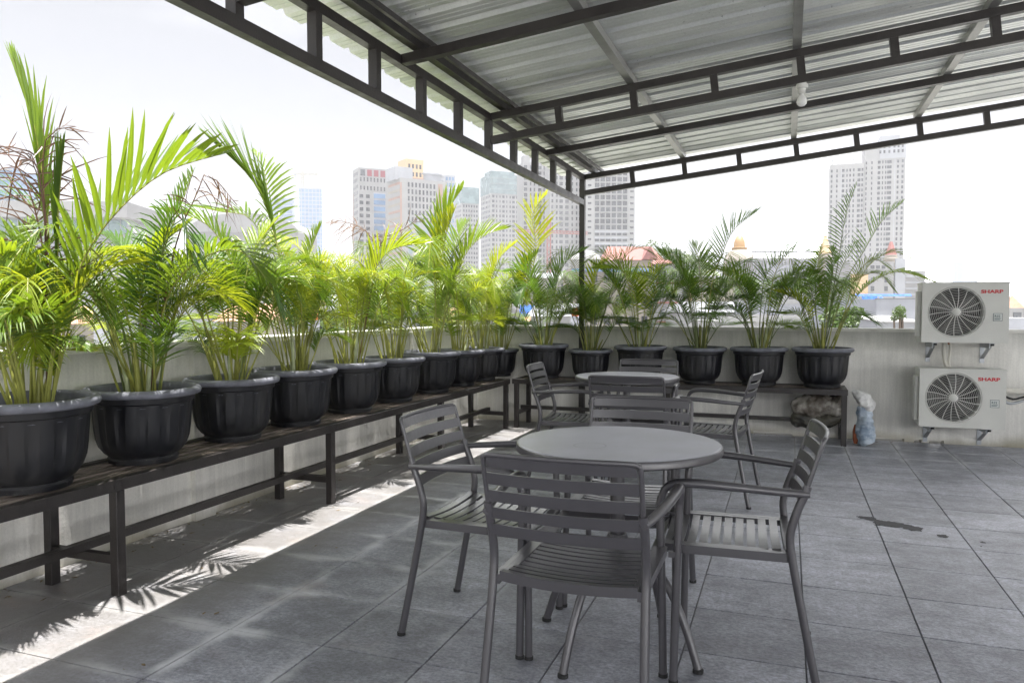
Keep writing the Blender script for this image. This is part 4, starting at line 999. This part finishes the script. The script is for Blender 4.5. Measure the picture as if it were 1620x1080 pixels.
blk('corner_stripe', 'brick', t, -.12, .9, 11.2, 12.1, 0, H_-13)
# big white block with tan roof tower (B)
t, W_, H_ = bld('broad white block with rows of narrow windows and a tan roof tower', 635, 708, 380, 283, 18, 32)
us = lin(3.4, W_*.76, 8)
grid(t, ('f',0), rows(us, H_-21, H_-3, 3.45, .95, 2.3))
grid(t, ('f',0), rows(lin(3.0, W_*.95, 5), H_-66, H_-22.5, 3.45, 2.3, 2.3), 'gteal')
blk('corner_stripe', 'brick', t, -.1, .7, -.12, .5, 0, H_-2.2)
blk('salmon_panel', 'brick', t, W_*.80, W_*.90, -.12, .5, H_-11, H_-1.4)
for k in range(15): blk('floor_band', 'bwarm' if k % 2 else 'brick', t, -.14, .01, .6, 15, H_-3.1-k*3.45, H_-1.9-k*3.45)
blk('upper_storey', 'bgrey', t, -1.5, 8, 3, 15, H_-.5, H_+6)
blk('roof_tower', 'tan', t, 4.8, 14.5, 4, 14, H_+.01, H_+10.5)
grid(t, ('f',4), rows(lin(5.6,13.8,4), H_+1.0, H_+7.0, 4., 1.1, 2.2))
blk('roof_tower_cap', 'brick', t, 4.5, 14.8, 3.7, 14.3, H_-.02, H_+1.2)
q = MB().lathe([(7.2,0),(7.2,3.4),(7.8,3.5),(7.8,4.2),(0,4.3)], 28, (19.5,9,H_)).build('round_roof_room', M['bgrey'], t, True, 40)
t, W_, H_ = bld('slim grey-blue block rising just behind the right end of the broad white block', 704, 721, 450, 279, 10, 20, 'bgrey')
grid(t, ('f',0), rows(lin(.5,W_-.5,3), H_-60, H_-2, 3.5, 1.3, 2), 'gblue')
# paired pale towers (C)
t, W_, H_ = bld('pale tower topped with grey green glass, lower one of a pair', 731, 758, 540, 298, 14, 25)
blk('glass_crown', 'gteal', t, -.15, W_+.15, -.15, 14.1, H_-11, H_+.3)
grid(t, ('f',0), rows(lin(.6,W_-.6,6), H_-80, H_-13, 3.3, 1.0, 1.6)); grid(t, ('l',0), rows(lin(1,13,5), H_-80, H_-13, 3.3, 1.0, 1.6))
t, W_, H_ = bld('pale tower topped with a taller grey green glass crown, higher one of a pair', 777, 821, 500, 283, 20, 22)
blk('glass_crown', 'gteal', t, -.15, W_+.15, -.15, 20.1, H_-10, H_+2.5); blk('plant_room', 'gteal', t, 1, W_-2, 3, 15, H_+2.51, H_+5)
for z_ in range(1,12): blk('crown_band', 'bwhite', t, -.3, W_+.3, -.3, -.16, H_-11+z_*1.2, H_-10.85+z_*1.2) if z_ % 3 == 0 else None
sp = []
for u, w_ in zip(lin(.4,W_-.4,8), (1.6,.8,.8,1.6,.8,.8,1.8,.8)): sp += rows([u], H_-95, H_-12, 3.15, w_, 1.7)
grid(t, ('f',0), sp); grid(t, ('l',0), rows(lin(1,19,6), H_-95, H_-12, 3.15, 1.5, 1.7))
# three tall white towers behind the corner post (D)
t, W_, H_ = bld('tall white tower directly left of the corner post, stepped top, left of two', 828, 866, 430, 258, 14, 15)
sp = []
for u, w_ in ((1.2,1.9),(4.2,.8),(6.4,.8),(9.6,1.9),(12.2,.8)): sp += rows([u], H_-95, H_-3, 3.1, w_, 1.9)
grid(t, ('f',0), sp); blk('plant_room', 'bwhite', t, 1, 5, 3, 9, H_, H_+4)
t, W_, H_ = bld('tall white tower directly left of the corner post, right of two', 870, 921, 410, 256, 14, 10)
sp = []
for u, w_ in ((1.2,1.0),(3.6,1.0),(6.,1.9),(9.2,1.9),(12.2,.9),(14.6,.9),(16.6,1.4)): sp += rows([u], H_-90, H_-3, 3.1, w_, 1.8)
grid(t, ('f',0), sp)
t, W_, H_ = bld('white tower with a dense square window grid right of the corner post', 925, 1003, 400, 270, 18, 2)
grid(t, ('f',0), rows([6.2+i*2.95 for i in range(6)], H_-50, H_-2, 3.12, 2.25, 2.3) + rows([2.3, W_-1.6], H_-50, H_-2, 3.12, 1.9, 1.0))
for k in range(16): blk('floor_slab', 'bwhite', t, 4.8, W_-3.2, -.28, .01, H_-3.75-k*3.12, H_-3.45-k*3.12)
for k in range(3): blk('balcony_band', 'bgrey', t, 5.0, W_-3.4, -.5, .02, H_-33.0-k*3.12, H_-31.9-k*3.12)
# twin towers on the right
t, W_, H_ = bld('left and lower of the twin white apartment towers, open pergola on its roof', 1309, 1362, 465, 263, 18, -20)
sp = []
for u, w_ in ((.9,1.),(4.2,.8),(8.0,1.4),(10.3,.8),(12.2,.8),(14.4,.8),(17.6,1.6),(19.6,1.)): sp += rows([u*W_/20.6], H_-82, H_-4, 3.05, w_, 1.7)
grid(t, ('f',0), sp)
blk('recess', 'bgrey', t, 6., 6.4, -.05, .02, 4, H_-2)
for k in range(7): blk('roof_pergola', 'bdark', t, 1+k*2, 1.3+k*2, .5, 12, H_+2.4, H_+2.8)
blk('roof_pergola', 'bdark', t, .5, 15, .3, .8, H_+2.1, H_+2.5); 
for xx in (1,8,14): blk('pergola_post', 'bdark', t, xx, xx+.3, .5, .8, H_, H_+2.1)
t, W_, H_ = bld('right and taller of the twin white apartment towers, grey upper storeys', 1362.5, 1427, 460, 232, 20, -20)
sp = []
for u, w_ in ((1.2,.7),(4.6,.7),(9.0,1.5),(11.2,.7),(13.0,.7),(15.2,2.4),(20.4,1.0),(23.2,1.1)): sp += rows([u*W_/25], H_-95, H_-11, 3.05, w_, 1.7)
grid(t, ('f',0), sp)
blk('grey_crown', 'bgrey', t, 8.2, W_+.15, -.15, 20.1, H_-9, H_-.5); blk('plant_room', 'bgrey', t, 8.5, W_-3, 3, 15, H_, H_+5)
grid(t, ('f',-.15), rows([q*W_/25 for q in (9.5,12,15,18,20.5,23)], H_-8, H_-2, 3.0, 1.1, 1.8))
blk('recess', 'bgrey', t, 16.3, 16.7, -.05, .02, 4, H_-9)
# blue glass towers and crane
t, W_, H_ = bld('blue glass tower under construction with a crane on its roof', 476, 511, 700, 299, 20, 12, 'gblue')
for k in range(24): blk('floor_slab', 'blav', t, -.3, W_+.3, -.4, 0.01, H_-.8-k*3.6, H_-.1-k*3.6)
for u in lin(0,W_,6): blk('mullion', 'blav', t, u-.25, u+.25, -.35, .01, 10, H_-.9)
cr = thing('tower_crane', 'tower crane on the roof of the blue glass tower', 'crane', (0,0,0)); p = at(482,706); cr.location = (p.x,p.y,up(299,700)); cr.rotation_euler=(0,0,CAM_YAW)
def lattice(mb, a, b_, w_, n_, r_):
    a=Vector(a); b_=Vector(b_); t_=(b_-a).normalized(); u=Vector((0,0,1)) if abs(t_.z)<.9 else Vector((1,0,0)); s_=t_.cross(u).normalized(); u=s_.cross(t_)
    co=[(s_*i+u*j)*w_/2 for i,j in ((-1,-1),(1,-1),(1,1),(-1,1))]
    for c in co: mb.bar(a+c,b_+c,r_,r_)
    for k in range(n_):
        p0=a.lerp(b_,k/n_); p1=a.lerp(b_,(k+1)/n_)
        for q in range(4): mb.bar(p0+co[q],p1+co[(q+1)%4],r_*.7,r_*.7)
m_=MB(); lattice(m_,(0,0,0),(0,0,17),1.8,8,.5); m_.build('mast',M['cranew'],cr)
m_=MB(); lattice(m_,(-8,0,13.5),(14,0,13.5),1.2,12,.4); m_.build('jib',M['cranew'],cr)
MB().box(-8.5,-6,-.8,.8,11.2,13.2).build('counterweight',M['bgrey'],cr)
t, W_, H_ = bld('small blue glass block left of the tower with the crane', 432, 464, 720, 314, 20, 8, 'gblue')
for k in range(12): blk('floor_slab', 'blav', t, -.3, W_+.3, -.4, .01, H_-.8-k*3.6, H_-.2-k*3.6)
t, W_, H_ = bld('far solitary blue tower above the upper air conditioner', 1521, 1545, 1200, 414, 24, 5, 'gblue')
for u in lin(0,W_,5): blk('mullion','blav',t,u-.3,u+.3,-.4,.01,4,H_-1)
cr = thing('tower_crane', 'red and white tower crane low in front of the tall white towers', 'crane'); p=at(868,330); cr.location=(p.x,p.y,GZ); cr.rotation_euler=(0,0,CAM_YAW+.05)
m_=MB(); lattice(m_,(0,0,0),(0,0,up(345,330)-GZ),1.5,18,.30); m_.build('mast',M['crane'],cr)
zj=up(368,330)-GZ
m_=MB(); lattice(m_,(-14,0,zj+.6),(17,0,zj-.4),1.0,22,.22); m_.build('jib',M['crane'],cr)
# left edge: stadium-like hall and blue block
t, W_, H_ = bld('blue glass office block at the far left edge behind the long hall', -60, 26, 320, 268, 20, 0, 'gblue')
for k in range(6): blk('floor_slab','bwhite',t,-.3,W_+.3,-.3,.01,H_-1-k*4,H_-.3-k*4)
t, W_, H_ = bld('long hall with a white canopy roof over a teal glass band at the far left', -120, 205, 210, 345, 30, 4, 'bgrey', name='hall')
blk('canopy_roof','bwhite',t,-3,W_+2,-5,31,H_-.2,H_+4.2); blk('glass_band','gteal',t,.2,W_-.2,-.12,.01,H_-4.2,H_-.4)
for u in lin(0,W_,16): blk('mullion','blav',t,u-.12,u+.12,-.3,.0,H_-4.2,H_-.3)
for k in range(7): blk('terrace_band','bwhite' if k%2 else 'blav',t,.1,W_,-.5-k*.3,.01-k*.3,H_-5.6-k*1.1,H_-4.8-k*1.1)
hl = thing('hall','low curved grey-roofed hall behind the tall spear frond','building',(*at(385,300)[:2],GZ),CAM_YAW)
q=MB(); vv=[];ff=[]; n2=20
for i in range(n2+1):
    a=math.pi*i/n2; x_=22*math.cos(a); z_=(up(368,300)-GZ)+7.5*math.sin(a)
    vv += [(x_,0,z_),(x_,30,z_)]
for i in range(n2): ff.append((2*i,2*i+1,2*i+3,2*i+2))
ff.append(tuple(2*i for i in range(n2+1)))
q.add(vv,ff); q.build('curved_roof',M['bwhite'],hl); blk('wall','bwhite',hl,-22,22,.3,29,0,up(368,300)-GZ); 
for k in range(9): blk('roof_rib','bwhite',hl,-18+k*4.4,-17.7+k*4.4,-.15,-.01,up(368,300)-GZ,up(368,300)-GZ+ 6.5*math.sqrt(max(0,1-((-18+k*4.4)/22)**2)))
# middle ground right of the post
def gable(name, m, par, x0,x1,y0,y1,z0,h_,over=.4,axis='x'):
    x0-=over;x1+=over;y0-=over;y1+=over
    if axis=='x': vv=[(x0,y0,z0),(x1,y0,z0),(x1,y1,z0),(x0,y1,z0),(x0+ (x1-x0)*.12,(y0+y1)/2,z0+h_),(x1-(x1-x0)*.12,(y0+y1)/2,z0+h_)]; ff=[(0,1,5,4),(2,3,4,5),(1,2,5),(3,0,4),(3,2,1,0)]
    else: vv=[(x0,y0,z0),(x1,y0,z0),(x1,y1,z0),(x0,y1,z0),((x0+x1)/2,y0,z0+h_),((x0+x1)/2,y1,z0+h_)]; ff=[(0,1,4),(1,2,5,4),(2,3,5),(3,0,4,5),(3,2,1,0)]
    return MB().add(vv,ff).build(name,M[m],par)
t, W_, H_ = bld('house with a large red roof and a small blue gable, right of the corner post', 962, 1042, 150, 412, 12, 0, 'bwarm', name='house')
gable('roof','rtile',t,0,W_,0,12,H_,up(387,150)-up(412,150),.9)
g2=gable('dormer_roof','rtile',t,W_*.66,W_*.92,-1.4,5,H_+.1,2.6,.2,'y'); MB().add([(W_*.66,-1.55,H_+.2),(W_*.92,-1.55,H_+.2),(W_*.79,-1.55,H_+2.5)],[(0,1,2)]).build('blue_gable',M['gblue'],t)
grid(t,('f',0),rows(lin(1,W_-1,5),H_-9,H_-1.8,3.2,1.1,1.3))
t, W_, H_ = bld('white apartment house with small windows and red ledges beyond the middle pots', 1036, 1092, 90, 418, 8, -6, 'bwhite', name='apartment_house')
grid(t,('f',0),rows(lin(.3,W_,3),1,H_-1.2,2.3,.62,.8),'glass',.05)
for k in range(4): blk('red_ledge','rtile',t,.2,W_-.4,-.35,-.005,H_-2.35-k*2.3,H_-2.15-k*2.3)
blk('tan_column','tan',t,W_-.3,W_+.1,-.35,.4,0,H_-2.5); gable('roof','rtile',t,0,W_*.5,0,8,H_,.7,.3)
t, W_, H_ = bld('low cream building with blue trim under the red roofed house', 905, 1034, 100, 424, 10, 3, 'bwarm')
grid(t,('f',0),rows(lin(.4,W_-.4,6),1,H_-1.3,2.8,.8,1.1),'glass',.05); blk('blue_trim','gblue',t,-.1,W_+.1,-.25,-.005,H_-.5,H_-.1)
dm=thing('domed_roof','pale domed roof showing behind the corner post palm','building',(*at(926,112)[:2],GZ),CAM_YAW)
MB().lathe([(2.2,0),(2.2,up(412,112)-GZ)],28).build('drum',M['bwhite'],dm,True,40); MB().lathe([(2.25,0),(2.1,.5),(1.6,1.0),(.9,1.35),(0,1.5)],28,(0,0,up(412,112)-GZ)).build('dome',M['bwhite'],dm,True,60)
# tree-topped hill
hm=MB(); vv=[];ff=[]; p=at(1075,300); nx_=24
for i in range(nx_+1):
    for j in range(9):
        u=-1+2*i/nx_; v=-1+2*j/8; e=max(0,1-u*u)*max(0,1-v*v)
        q_=p+RT*u*34+HD*v*30; vv.append((q_.x,q_.y,GZ+e*36+1.5*noise.noise(Vector((u*5,v*5,0)))*e))
for i in range(nx_):
    for j in range(8): a=i*9+j; ff.append((a,a+9,a+10,a+1))
hm.add(vv,ff); tag(hm.build('hill',mat('scrubby_hillside',(.13,.16,.08),.95,0,.35,.3,world=True),None,True),kind='structure')
def tree(label, px, D, ytop, wid_, zb=None, group=None, seed=1, n_=900):
    rg=random.Random(seed); p=at(px,D); zt=up(ytop,D); base=GZ if zb is None else zb
    t=thing('tree',label,'tree',(p.x,p.y,base),0,group); H_=zt-base; r_=wid_/2
    MB().tube([(0,0,-.3),(.03*H_,0,H_*.4),(0,.02*H_,H_*.8)],[H_*.03,H_*.02,H_*.008],8).build('trunk',M['bark'],t,True)
    lobes=[(Vector((rg.uniform(-.6,.6)*r_,rg.uniform(-.6,.6)*r_,H_-r_*rg.uniform(.45,1.5))),r_*rg.uniform(.35,.6)) for _ in range(9)]
    mb=MB()
    for c,rr in lobes[:4]: mb.tube([(0,0,H_*.45),tuple(c*.5+Vector((0,0,H_*.25))),tuple(c)],[H_*.012,H_*.008,H_*.003],5,smooth=2)
    mb.build('limbs',M['bark'],t)
    vv=[];ff=[]; s0=max(r_*.09,.06)
    for k in range(n_):
        c,rr=rg.choice(lobes); d=Vector((rg.gauss(0,1),rg.gauss(0,1),rg.gauss(0,1))).normalized()*rr*(rg.random()**.35)
        q=c+d; a=Vector((rg.gauss(0,1),rg.gauss(0,1),rg.gauss(0,1))).normalized(); b_=a.orthogonal().normalized(); s_=s0*rg.uniform(.6,1.5); o_=len(vv)
        vv+=[q-a*s_,q+b_*s_*.5,q+a*s_,q-b_*s_*.5]; ff.append((o_,o_+1,o_+2,o_+3))
    MB().add(vv,ff).build('crown',M['fol'],t)
tree('left of the dark round trees on the hill beside the red roof',1030,285,382,9,zb=10,seed=3)
tree('middle dark round tree on the hill, right of the red roof',1062,290,381,11,zb=10,seed=4)
tree('low spreading tree on the hill behind the third pot from the right',1104,280,392,12,zb=9,seed=6)
tree('bushy green tree just beyond the parapet behind the rightmost pot',1336,34,476,2.0,seed=8,n_=1500)
tree('small thin tree in front of the grey wall left of the air conditioners',1424,44,482,1.1,seed=9,n_=700)
tree('pale green tree between the houses left of the corner post',700,120,462,9,seed=12,n_=1200)
tree('green tree beyond the left parapet behind the fourth pot',520,90,470,8,seed=13,n_=1200)
# church-like towers and long white hall
dm=thing('domed_tower','white rounded tower with an ochre cap, beside the long white hall','building',(*at(1168,160)[:2],GZ),CAM_YAW)
zb_=up(400,160)-GZ
MB().lathe([(3.1,0),(3.1,zb_-2),(2.8,zb_-.6),(1.8,zb_+.4),(1.5,zb_+.5)],28,cap1=True).build('drum',M['bwarm'],dm,True,40)
MB().lathe([(1.55,.5),(1.6,1.0),(1.2,1.1),(1.1,2.2),(.7,3.2),(0,3.7)],20,(0,0,zb_)).build('cap',M['gold'],dm,True,40)
MB().box(-2.9,-2.2,-3.15,-2.5,zb_-5.2,zb_-3).box(1.8,2.5,-3.1,-2.5,zb_-5.2,zb_-3).build('window',M['gblue'],dm)
t, W_, H_ = bld('long white hall with a dark railing along its roof and grey louvre panels', 1188, 1292, 140, 409, 16, 0, 'bwhite')
for u in lin(0,W_,26): blk('rail_post','bdark',t,u-.05,u+.05,.1,.2,H_,H_+1.25)
blk('top_rail','bdark',t,0,W_,.08,.22,H_+1.1,H_+1.3)
blk('louvre_panel','bgrey',t,2.6,10.2,-.15,.01,H_-3.4,H_-1.2)
for u in lin(0,W_,20): blk('pilaster','blav',t,u-.08,u+.08,-.25,-.001,H_-5,H_-.4)
grid(t,('f',0),rows([1.5,4.5,7.5],H_-12,H_-7,2.6,1.2,1.2))
def spire(label, px, D, yt, yb_, w_, m, body):
    d=thing('spired_turret',label,'turret',(*at(px,D)[:2],GZ),CAM_YAW); zb2=up(yb_,D)-GZ; h_=up(yt,D)-up(yb_,D); r_=w_/2
    MB().lathe([(r_*1.05,0),(r_*1.05,zb2-1.6),(r_*1.25,zb2-1.5),(r_*1.25,zb2-.9),(r_,zb2-.8),(r_,zb2)],20,cap1=True).build('turret_wall',M[body],d,True,30)
    MB().lathe([(r_*.95,0),(r_*.5,h_*.6),(r_*.22,h_),(0,h_*1.01)],12,(0,0,zb2)).build('spire',M[m],d)
    for k in range(8):
        a=2*math.pi*k/8; MB().box(-.18,.18,-.03,.03,-.6,.6).build('window',M['glass'],d).matrix_local=Matrix.Translation((r_*1.06*math.cos(a),r_*1.06*math.sin(a),zb2-2.8))@Matrix.Rotation(a+math.pi/2,4,'Z')
spire('tan capped turret left of the twin towers',1303,210,374,402,3.6,'tan','bwarm')
spire('turret with a steep red cone roof in front of the taller twin tower',1407,210,383,404,3.2,'rtile','bwarm')
t, W_, H_ = bld('white building with a tan panel and strip windows, in front of the twin towers', 1343, 1412, 180, 414, 14, 0, 'bwhite')
blk('tan_panel','tan',t,.1,4.2,-.2,.01,H_-8,H_-3.0)
grid(t,('f',0),[(5.3,H_-1.3,.9,.7),(6.6,H_-1.3,.9,.7),(7.9,H_-1.3,.9,.7),(5.3,H_-2.6,.9,.35),(6.6,H_-2.6,.9,.35),(5.4,H_-4.4,.8,1.1),(5.4,H_-6.4,.8,1.1),(8.6,H_-4.4,.8,1.1),(8.6,H_-6.4,.8,1.1)])
t, W_, H_ = bld('grey and white stepped block directly right of the building with the tan panel', 1413, 1462, 190, 428, 10, 0, 'bwhite')
blk('grey_bay','bgrey',t,.1,2.6,-.3,.01,0,H_+3); 
for k in range(6): blk('balcony_band','bgrey',t,2.7,W_,-.25,.01,H_-1.7-k*1.5,H_-1.3-k*1.5)
t, W_, H_ = bld('plain lavender grey rendered house wall left of the air conditioners', 1386, 1462, 60, 473, 8, 0, 'blav', name='house')
blk('parapet_cap','bdark',t,-.05,W_+.05,-.06,.2,H_-.02,H_+.06)
t, W_, H_ = bld('low lean-to with a white sheet roof edge in front of the lavender wall', 1388, 1456, 47, 507, 4, 0, 'bgrey', name='shed')
MB().add([(-.15,-.5,H_-.05),(W_+.1,-.5,H_-.05),(W_+.1,4,H_+.28),(-.15,4,H_+.28),(-.15,-.5,H_-.12),(W_+.1,-.5,H_-.12),(W_+.1,4,H_+.21),(-.15,4,H_+.21)],[(0,1,2,3),(7,6,5,4),(0,4,5,1),(1,5,6,2),(2,6,7,3),(3,7,4,0)]).build('roof',M['bwhite'],t)
t, W_, H_ = bld('dull grey house front behind the rightmost pot', 1335, 1386, 66, 482, 8, 0, 'bgrey', name='house')
def tarp(label, px0, px1, D, y0, y1):
    p=at(px0,D); W2=(px1-px0)/1200*D; t=thing('tarpaulin',label,'tarpaulin',(p.x,p.y,up(y1,D)),CAM_YAW); mb=MB(); vv=[];ff=[]; h_=up(y0,D)-up(y1,D)
    for k in range(2):
        for i in range(13):
            for j in range(5): vv.append((W2*i/12,-.12*math.sin(i*1.7+j)*.6-.3*(1-j/4)+k*.012,h_*j/4-.06*abs(math.sin(i*.8))*(j==4)))
    for k in range(2):
        for i in range(12):
            for j in range(4): a=k*65+i*5+j; ff.append((a,a+5,a+6,a+1))
    mb.add(vv,ff).build('sheet',M['tarp'],t,True); MB().box(0,W2,.1,.2,-.05,h_).build('frame',M['bgrey'],t)
tarp('blue tarpaulin hung over a frame above the grey house',1363,1387,64,468,486)
tarp('long narrow strip of blue tarpaulin along a rooftop',1352,1440,170,465,468.5)
tarp('blue tarpaulin seen between the corner palms',822,846,70,482,500)
def tank(label, px, D, y0, y1, m):
    p=at(px,D); h_=up(y0,D)-up(y1,D); r_=h_*.42; t=thing('water_tank',label,'water tank',(p.x,p.y,up(y1,D)))
    MB().lathe([(r_*.96,0),(r_,h_*.1),(r_*.97,h_*.3),(r_,h_*.5),(r_*.97,h_*.7),(r_,h_*.85),(r_*.5,h_*.96)],20,cap0=True,cap1=True).build('body',M[m],t,True,50); MB().lathe([(r_*.45,0),(r_*.45,h_*.08)],16,(0,0,h_*.96),cap1=True).build('lid',M[m],t,True,40)
    MB().box(-r_*1.1,r_*1.1,-r_*1.1,r_*1.1,GZ-up(y1,D),-.01).build('stand',M['blav'],t)
tank('orange water tank on a plinth left of the fifth palm stems',497,55,492,506,'orange')
tank('red orange water tank beside the corner post palm',910,60,487,500,'orange')
tank('blue water tank on a roof above the lower hoses',1393,160,470,478,'bluet')
# right edge
t, W_, H_ = bld('long low white building with a red roof right of the air conditioners', 1596, 1740, 95, 487, 8, 0, 'bwhite')
gable('roof','otile',t,2,W_,0,8,H_,1.6,.3); grid(t,('f',0),rows(lin(.3,6,4),H_-3,H_-.9,3,1.0,.7))
t, W_, H_ = bld('grey wall of a yard right of the air conditioners', 1590, 1760, 55, 503, 3, 0, 'blav', name='yard_wall', cat='wall')
t, W_, H_ = bld('far hazy blue slab block at the right edge', 1602, 1660, 500, 474, 20, 0, 'gblue')
# left lower houses seen through the palms
LOW = [
 ('lavender grey plain house wall seen between the second and third pots', 148, 262, 52, 478, 8, 0, 'blav', None),
 ('house with a faded pink roof seen between the first and second pots', 60, 150, 60, 512, 8, 5, 'bwarm', 'otile'),
 ('grey flat roofed house behind the third pot', 262, 330, 75, 492, 9, -4, 'blav', None),
 ('cream house with an orange roof behind the fourth pot', 345, 425, 60, 508, 8, 6, 'bwarm', 'otile'),
 ('wide pale warehouse behind the fifth and sixth pots', 395, 640, 105, 494, 14, 2, 'bwhite', None),
 ('grey roofed warehouse behind the seventh pot', 560, 740, 140, 482, 18, -3, 'blav', 'gr'),
 ('white house left of the corner post palm', 745, 830, 85, 490, 9, 4, 'bwhite', None),
 ('small white house with a grey roof behind the corner palms', 840, 925, 66, 500, 7, -5, 'bwhite', 'gr'),
 ('white house with a lean roof below the long hall', 1090, 1190, 75, 494, 8, 5, 'bwhite', 'gr'),
 ('pale grey house with one lit-green window below the long hall', 1196, 1268, 64, 480, 7, -2, 'blav', None),
 ('white roofed shed just over the parapet behind the second pot from the right', 1140, 1275, 44, 508, 6, 4, 'bwhite', None),
 ('low white house left of the first pot at the frame edge', -90, 55, 85, 470, 10, 0, 'bwhite', None),
 ('white multi storey house behind the sixth pot', 600, 668, 170, 440, 12, 8, 'bwhite', None),
 ('cream multi storey house behind the eighth pot', 705, 770, 190, 430, 12, -6, 'bwarm', None),
 ('long white low block behind the left palms', 160, 420, 190, 436, 14, 2, 'bwhite', None),
 ('white multi storey house with a grey roof left of the corner post', 838, 905, 130, 440, 10, 5, 'bwhite', 'gr'),
 ('pale block behind the third pot from the right', 1098, 1160, 120, 440, 10, 3, 'bwarm', None),
]
for (lb, a, b_, D, yt, dp, yw, wm, rf) in LOW:
    t, W_, H_ = bld(lb, a, b_, D, yt, dp, yw, wm, name='house')
    if rf == 'otile': gable('roof','otile',t,0,W_,0,dp,H_,1.4,.4)
    elif rf == 'gr': gable('roof','bdark',t,0,W_,0,dp,H_,1.1,.4)
    else:
        for (x0,x1,y0,y1) in ((-.08,W_+.08,-.08,.12),(-.08,W_+.08,dp-.12,dp+.08)): blk('roof_parapet','bwhite',t,x0,x1,y0,y1,H_-.05,H_+.35)
    nw=max(2,min(12,int(W_/2.2)))
    grid(t,('f',0),rows(lin(.3,W_-.3,nw),max(1,H_-12),H_-1.5,3.0,.95,1.15),'glass',.05,cap=60)
rg=random.Random(77)
PXN=[(0,'first pot'),(145,'second pot'),(232,'second pot'),(373,'third pot'),(470,'fourth pot'),(557,'fifth pot'),(619,'sixth pot'),(684,'seventh pot'),(728,'eighth pot'),(790,'corner pot'),(860,'leftmost back bench pot'),(933,'canopy post'),(1012,'third back bench pot'),(1106,'fourth back bench pot'),(1200,'fifth back bench pot'),(1300,'rightmost pot'),(1500,'upper air conditioner')]
seen_=set()
for k in range(60):
    D=rg.uniform(120,420); a=rg.uniform(-20,1480); ww=rg.uniform(9,24)/D*1200; yt=487-(rg.uniform(-7,5.5)-CAM_H)/D*1200
    rf=rg.choice(('otile','gr',None,None)); wm=rg.choice(('bwhite','bwhite','bwarm','blav')); dp_=rg.uniform(8,14); yw_=rg.uniform(-12,12)
    pn=min(PXN,key=lambda q:abs(q[0]-a-ww/2))[1]
    nm='%s house with %s %sbehind the %s'%({'bwhite':'white','bwarm':'cream','blav':'pale grey'}[wm],{'otile':'an orange roof','gr':'a grey roof',None:'a flat roof'}[rf],'far off ' if D>270 else 'beyond the wall, ',pn)
    if nm in seen_: continue
    seen_.add(nm)
    t,W_,H_=bld(nm,a,a+ww,D,yt,dp_,yw_,wm,group='small houses of the city below',name='house')
    if rf: gable('roof','otile' if rf=='otile' else 'bdark',t,0,W_,0,9,H_,2,.4)
    grid(t,('f',0),rows(lin(.3,W_-.3,max(2,int(W_/2.6))),max(1,H_-9),H_-1.6,3.0,1.1,1.3),'glass',.05,cap=40)

# ------------------------------------------------------------ haze
hz=MB().box(-1300,1300,-60,1500,GZ-1,170).build('haze',None)
hm_=bpy.data.materials.new('haze_air'); hm_.use_nodes=True; n=hm_.node_tree.nodes; n.clear()
o_=n.new('ShaderNodeOutputMaterial'); pv=n.new('ShaderNodeVolumePrincipled'); pv.inputs['Color'].default_value=(.93,.95,1,1); pv.inputs['Density'].default_value=0.00042
hm_.node_tree.links.new(pv.outputs[0],o_.inputs['Volume']); hz.data.materials.clear(); hz.data.materials.append(hm_)
tag(hz,kind='stuff')
hz['label']='thin bright haze over the whole city'
